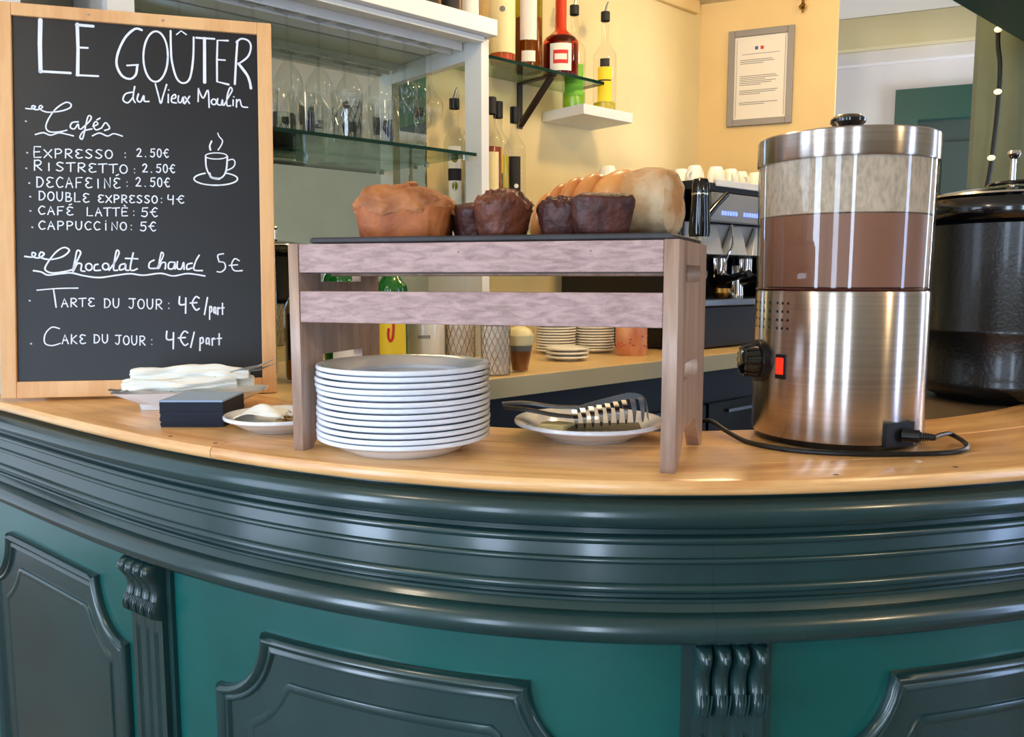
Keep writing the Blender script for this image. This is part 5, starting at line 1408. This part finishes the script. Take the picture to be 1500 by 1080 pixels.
sk = obj('steam_knob', MB().lathe([(0, 1.455), (0.030, 1.455), (0.033, 1.47), (0.027, 1.575), (0.027, 1.580)], 24, *B(0.905, 0.075)[:2]), M['black_gloss'], em, smooth=True)
obj('knob_ring', MB().lathe([(0.0275, 1.580), (0.0285, 1.583), (0.0275, 1.586)], 24, *B(0.905, 0.075)[:2]), M['chrome'], sk, smooth=True)
obj('knob_cap', MB().lathe([(0.0275, 1.586), (0.028, 1.61), (0.022, 1.628), (0, 1.634)], 24, *B(0.905, 0.075)[:2]), M['black_gloss'], sk, smooth=True)
obj('steam_wand', babs(MB().tube(cat_rom([(1.10, 0.09, 1.50), (1.095, 0.08, 1.44), (1.075, 0.085, 1.40), (1.065, 0.10, 1.34)], 4), 0.004, 8)), M['chrome'], em, smooth=True)
dl = obj('pressure_dial', babs(MB().tube([(1.03, 0.16, 1.345), (1.03, 0.15, 1.345)], 0.030, 24)), M['black_gloss'], em)
obj('dial_ring', babs(MB().tube([(1.03 + .027 * math.cos(2 * PI * i / 20), 0.1495, 1.345 + .027 * math.sin(2 * PI * i / 20)) for i in range(20)], 0.002, 6, closed=True)), M['chrome'], dl)
bbox('indicator_lamp', 1.010, 1.022, 0.137, 0.1395, 1.384, 1.394, M['panel_pale'], em)
# milk pitcher and small tin on drip tray
t = bthing('milk_pitcher', 'polished steel milk pitcher standing on the espresso machine tray', 'pitcher', 1.275, 0.19, 1.2622)
obj('pitcher_body', MB().lathe([(0, 0.001), (0.034, 0.001), (0.036, 0.01), (0.030, 0.085), (0.033, 0.110), (0.031, 0.110), (0.028, 0.085), (0.033, 0.012), (0, 0.004)], 28), M['chrome'], t, smooth=True)
obj('pitcher_handle', MB().tube(cat_rom([(0.030, 0, 0.095), (0.055, 0, 0.090), (0.060, 0, 0.06), (0.035, 0, 0.02)], 4), 0.003, 8), M['chrome'], t, smooth=True)
t = bthing('brass_bowl', 'small golden bowl on the espresso machine tray', 'bowl', 1.150, 0.155, 1.2622)
obj('bowl_body', MB().lathe([(0, 0.001), (0.018, 0.001), (0.034, 0.020), (0.032, 0.034), (0.029, 0.034), (0.030, 0.020), (0, 0.006)], 24), M['brass'], t, smooth=True)
# cups on the machine
gcup = 'white cups stored on top of the espresso machine'
def cupthing(label, loc, flip, r=0.033, h=0.058, rz=0.0):
    t = thing('coffee_cup', label, 'cup', loc, rz, gcup)
    pr_ = [(0, 0.002), (r * .55, 0.0), (r * .62, 0.004), (r * .85, h * .35), (r, h), (r * .95, h), (r * .8, h * .4), (0, h * .12)]
    hn_ = [(r * .95, 0, h * .85), (r * 1.45, 0, h * .78), (r * 1.45, 0, h * .45), (r * .85, 0, h * .3)]
    if flip: pr_ = [(a, h - b) for a, b in pr_]; hn_ = [(a, b, h - c) for a, b, c in hn_]
    obj('cup_body', MB().lathe(pr_, 28), M['cream_china'], t, smooth=True)
    obj('handle', MB().tube(cat_rom(hn_, 4), 0.0035, 8), M['cream_china'], t, smooth=True)
    return t
CT = 1.6285
cA = cupthing('white cup upside down behind the brioche, leftmost on the machine', B(0.965, 0.50, CT), True, 0.040, 0.085)
obj('printed_mark', MB().lathe([(0.0385, 0.030), (0.0392, 0.042)], 8, a0=-1.9 - BANG, a1=-1.3 - BANG), M['label_black'], cA)
dup(cA, B(1.085, 0.52, CT), 0.4, 'white cup upside down behind the brioche, second on the machine')
cB = cupthing('white cup in front of the taller second one on the machine', B(1.045, 0.43, CT), True, 0.036, 0.070)
dup(cB, B(1.15, 0.42, CT), 1.0, 'small white cup peeping just above the torn brioche end')
names = ['white cup upside down on the machine, first right of the brioche', 'white cup upside down on the machine, second right of the brioche', 'white cup upside down on the machine, next to last before the dispenser', 'white cup upside down on the machine, nearest the steel dispenser', 'white cup behind the first one right of the brioche', 'small cup on its side at the end of the machine rail']
for k, (a, p) in enumerate(((1.055, 0.205), (1.130, 0.175), (1.215, 0.175), (1.300, 0.190), (1.09, 0.285), (1.36, 0.17))):
    dup(cB, B(a, p, CT), -2.2 + 0.3 * k, names[k], scale=(0.95, 0.95, 0.93))
tag(obj('coffee_grinder', babs(MB().box(1.62, 1.73, 0.22, 0.40, 1.101, 1.68)), M['black_plastic'], None, bevel=0.01), 'dark tall box at the far right end of the worktop', 'grinder')

# ------------------------------------------------------------------ notice frame, hook, string lights
nd = DB; nn = Vector((DB.y, -DB.x))   # towards the room
def NB(s, o, z): q = CORN + DB * s + nn * o; return (q.x, q.y, z)
nf = thing('framed_notice', 'grey framed printed notice hanging on the warm cream wall', 'picture', (0, 0, 0))
def nbox(name, s0, s1, o0, o1, z0, z1, m, par, bev=0.0, label=None):
    mb = MB().hexa([NB(s0, o1, z0), NB(s1, o1, z0), NB(s1, o0, z0), NB(s0, o0, z0), NB(s0, o1, z1), NB(s1, o1, z1), NB(s1, o0, z1), NB(s0, o0, z1)])
    return obj(name, mb, m, par, bevel=bev, label=label)
s0, s1, z0, z1 = 0.118, 0.377, 1.957, 2.339; w = 0.026
nbox('frame_side', s0, s0 + w, .001, .016, z0, z1, M['grey_metal'], nf, .002); nbox('frame_side', s1 - w, s1, .001, .016, z0, z1, M['grey_metal'], nf, .002)
nbox('frame_side', s0 + w, s1 - w, .001, .016, z0, z0 + w, M['grey_metal'], nf, .002); nbox('frame_side', s0 + w, s1 - w, .001, .016, z1 - w, z1, M['grey_metal'], nf, .002)
sheet = nbox('notice_sheet', s0 + w, s1 - w, .002, .006, z0 + w, z1 - w, M['paper'], nf)
rows_ = [(0.285, .5), (0.262, .75), (0.255, .8), (0.248, .55), (0.198, .85), (0.191, .9), (0.184, .6), (0.177, .85), (0.170, .75), (0.163, .5), (0.140, .9), (0.133, .85), (0.126, .5), (0.092, .9), (0.085, .6)]
for zz, fr2 in rows_:
    if zz == 0.285: nbox('printed_line', s0 + .055, s1 - .055, .0061, .0064, z0 + zz, z0 + zz + .002, M['label_grey'], sheet)
    else: nbox('printed_line', s0 + .048, s0 + .048 + (s1 - s0 - .09) * fr2, .0061, .0064, z0 + zz, z0 + zz + .0025, M['label_grey'], sheet)
nbox('printed_emblem', s0 + .106, s0 + .118, .0061, .0064, z0 + .302, z0 + .315, M['label_blue'], sheet)
nbox('printed_emblem', s0 + .128, s0 + .140, .0061, .0064, z0 + .302, z0 + .315, M['label_red'], sheet)
nbox('print_border', s0 + w + .008, s0 + w + .0095, .0061, .0063, z0 + w + .01, z1 - w - .01, M['label_grey'], sheet)
nbox('print_border', s1 - w - .0095, s1 - w - .008, .0061, .0063, z0 + w + .01, z1 - w - .01, M['label_grey'], sheet)
hk = NB(0.405, 0.03, 2.395)
t = thing('wall_hook', 'small brass hook near the ceiling above the framed notice', 'hook', hk)
obj('hook_body', MB().lathe([(0, -0.02), (0.004, -0.018), (0.004, -0.008), (0.014, 0.0), (0.016, 0.006), (0.006, 0.016), (0.005, 0.03), (0.010, 0.036), (0.006, 0.05), (0, 0.0695)], 20), M['brass'], t, smooth=True)
sl_ = thing('string_lights', 'black cable with small frosted bulbs hanging before the olive wall', 'string lights', (1.66, 2.90, 1.2))
pp = cat_rom([(0.0, 0, 1.262), (-0.004, 0, 0.96), (0.010, 0, 0.85), (0.010, 0, 0.70), (-0.002, 0, 0.50), (-0.02, 0, 0.38), (-0.035, 0, 0.15), (-0.03, 0, 0.0)], 5)
obj('cable', MB().tube(pp, 0.0075, 8), M['rubber'], sl_, smooth=True)
for z, x in ((0.968, -0.004), (0.763, 0.008), (0.542, 0.0), (0.33, -0.02)):
    obj('bulb', MB().sphere((x - 0.008, -0.014, z), 0.013, 0.012, 0.010, 12), M['bulb'], sl_, smooth=True)
# ceiling lamps (above the frame) that give the warm light
for k, (lx, ly, lz, lb) in enumerate(((0.75, 2.35, 2.465, 'small round ceiling lamp over the espresso machine'), (0.12, 1.75, 2.465, 'small round ceiling lamp over the glass cabinet'), (2.1, -0.5, 2.465, 'round ceiling lamp of the front room on the right'), (-1.2, 0.2, 2.465, 'round ceiling lamp of the front room on the left'))):
    t = thing('ceiling_lamp', lb, 'lamp', (lx, ly, lz))
    obj('lamp_rose', MB().lathe([(0, -0.0005), (0.07, -0.0005), (0.075, -0.012), (0, -0.012)], 24), M['white_paint'], t, smooth=True)
    obj('lamp_glass', MB().lathe([(0.060, -0.0125), (0.058, -0.022), (0.040, -0.032), (0, -0.036)], 24), M['lamp_shade'], t, smooth=True)
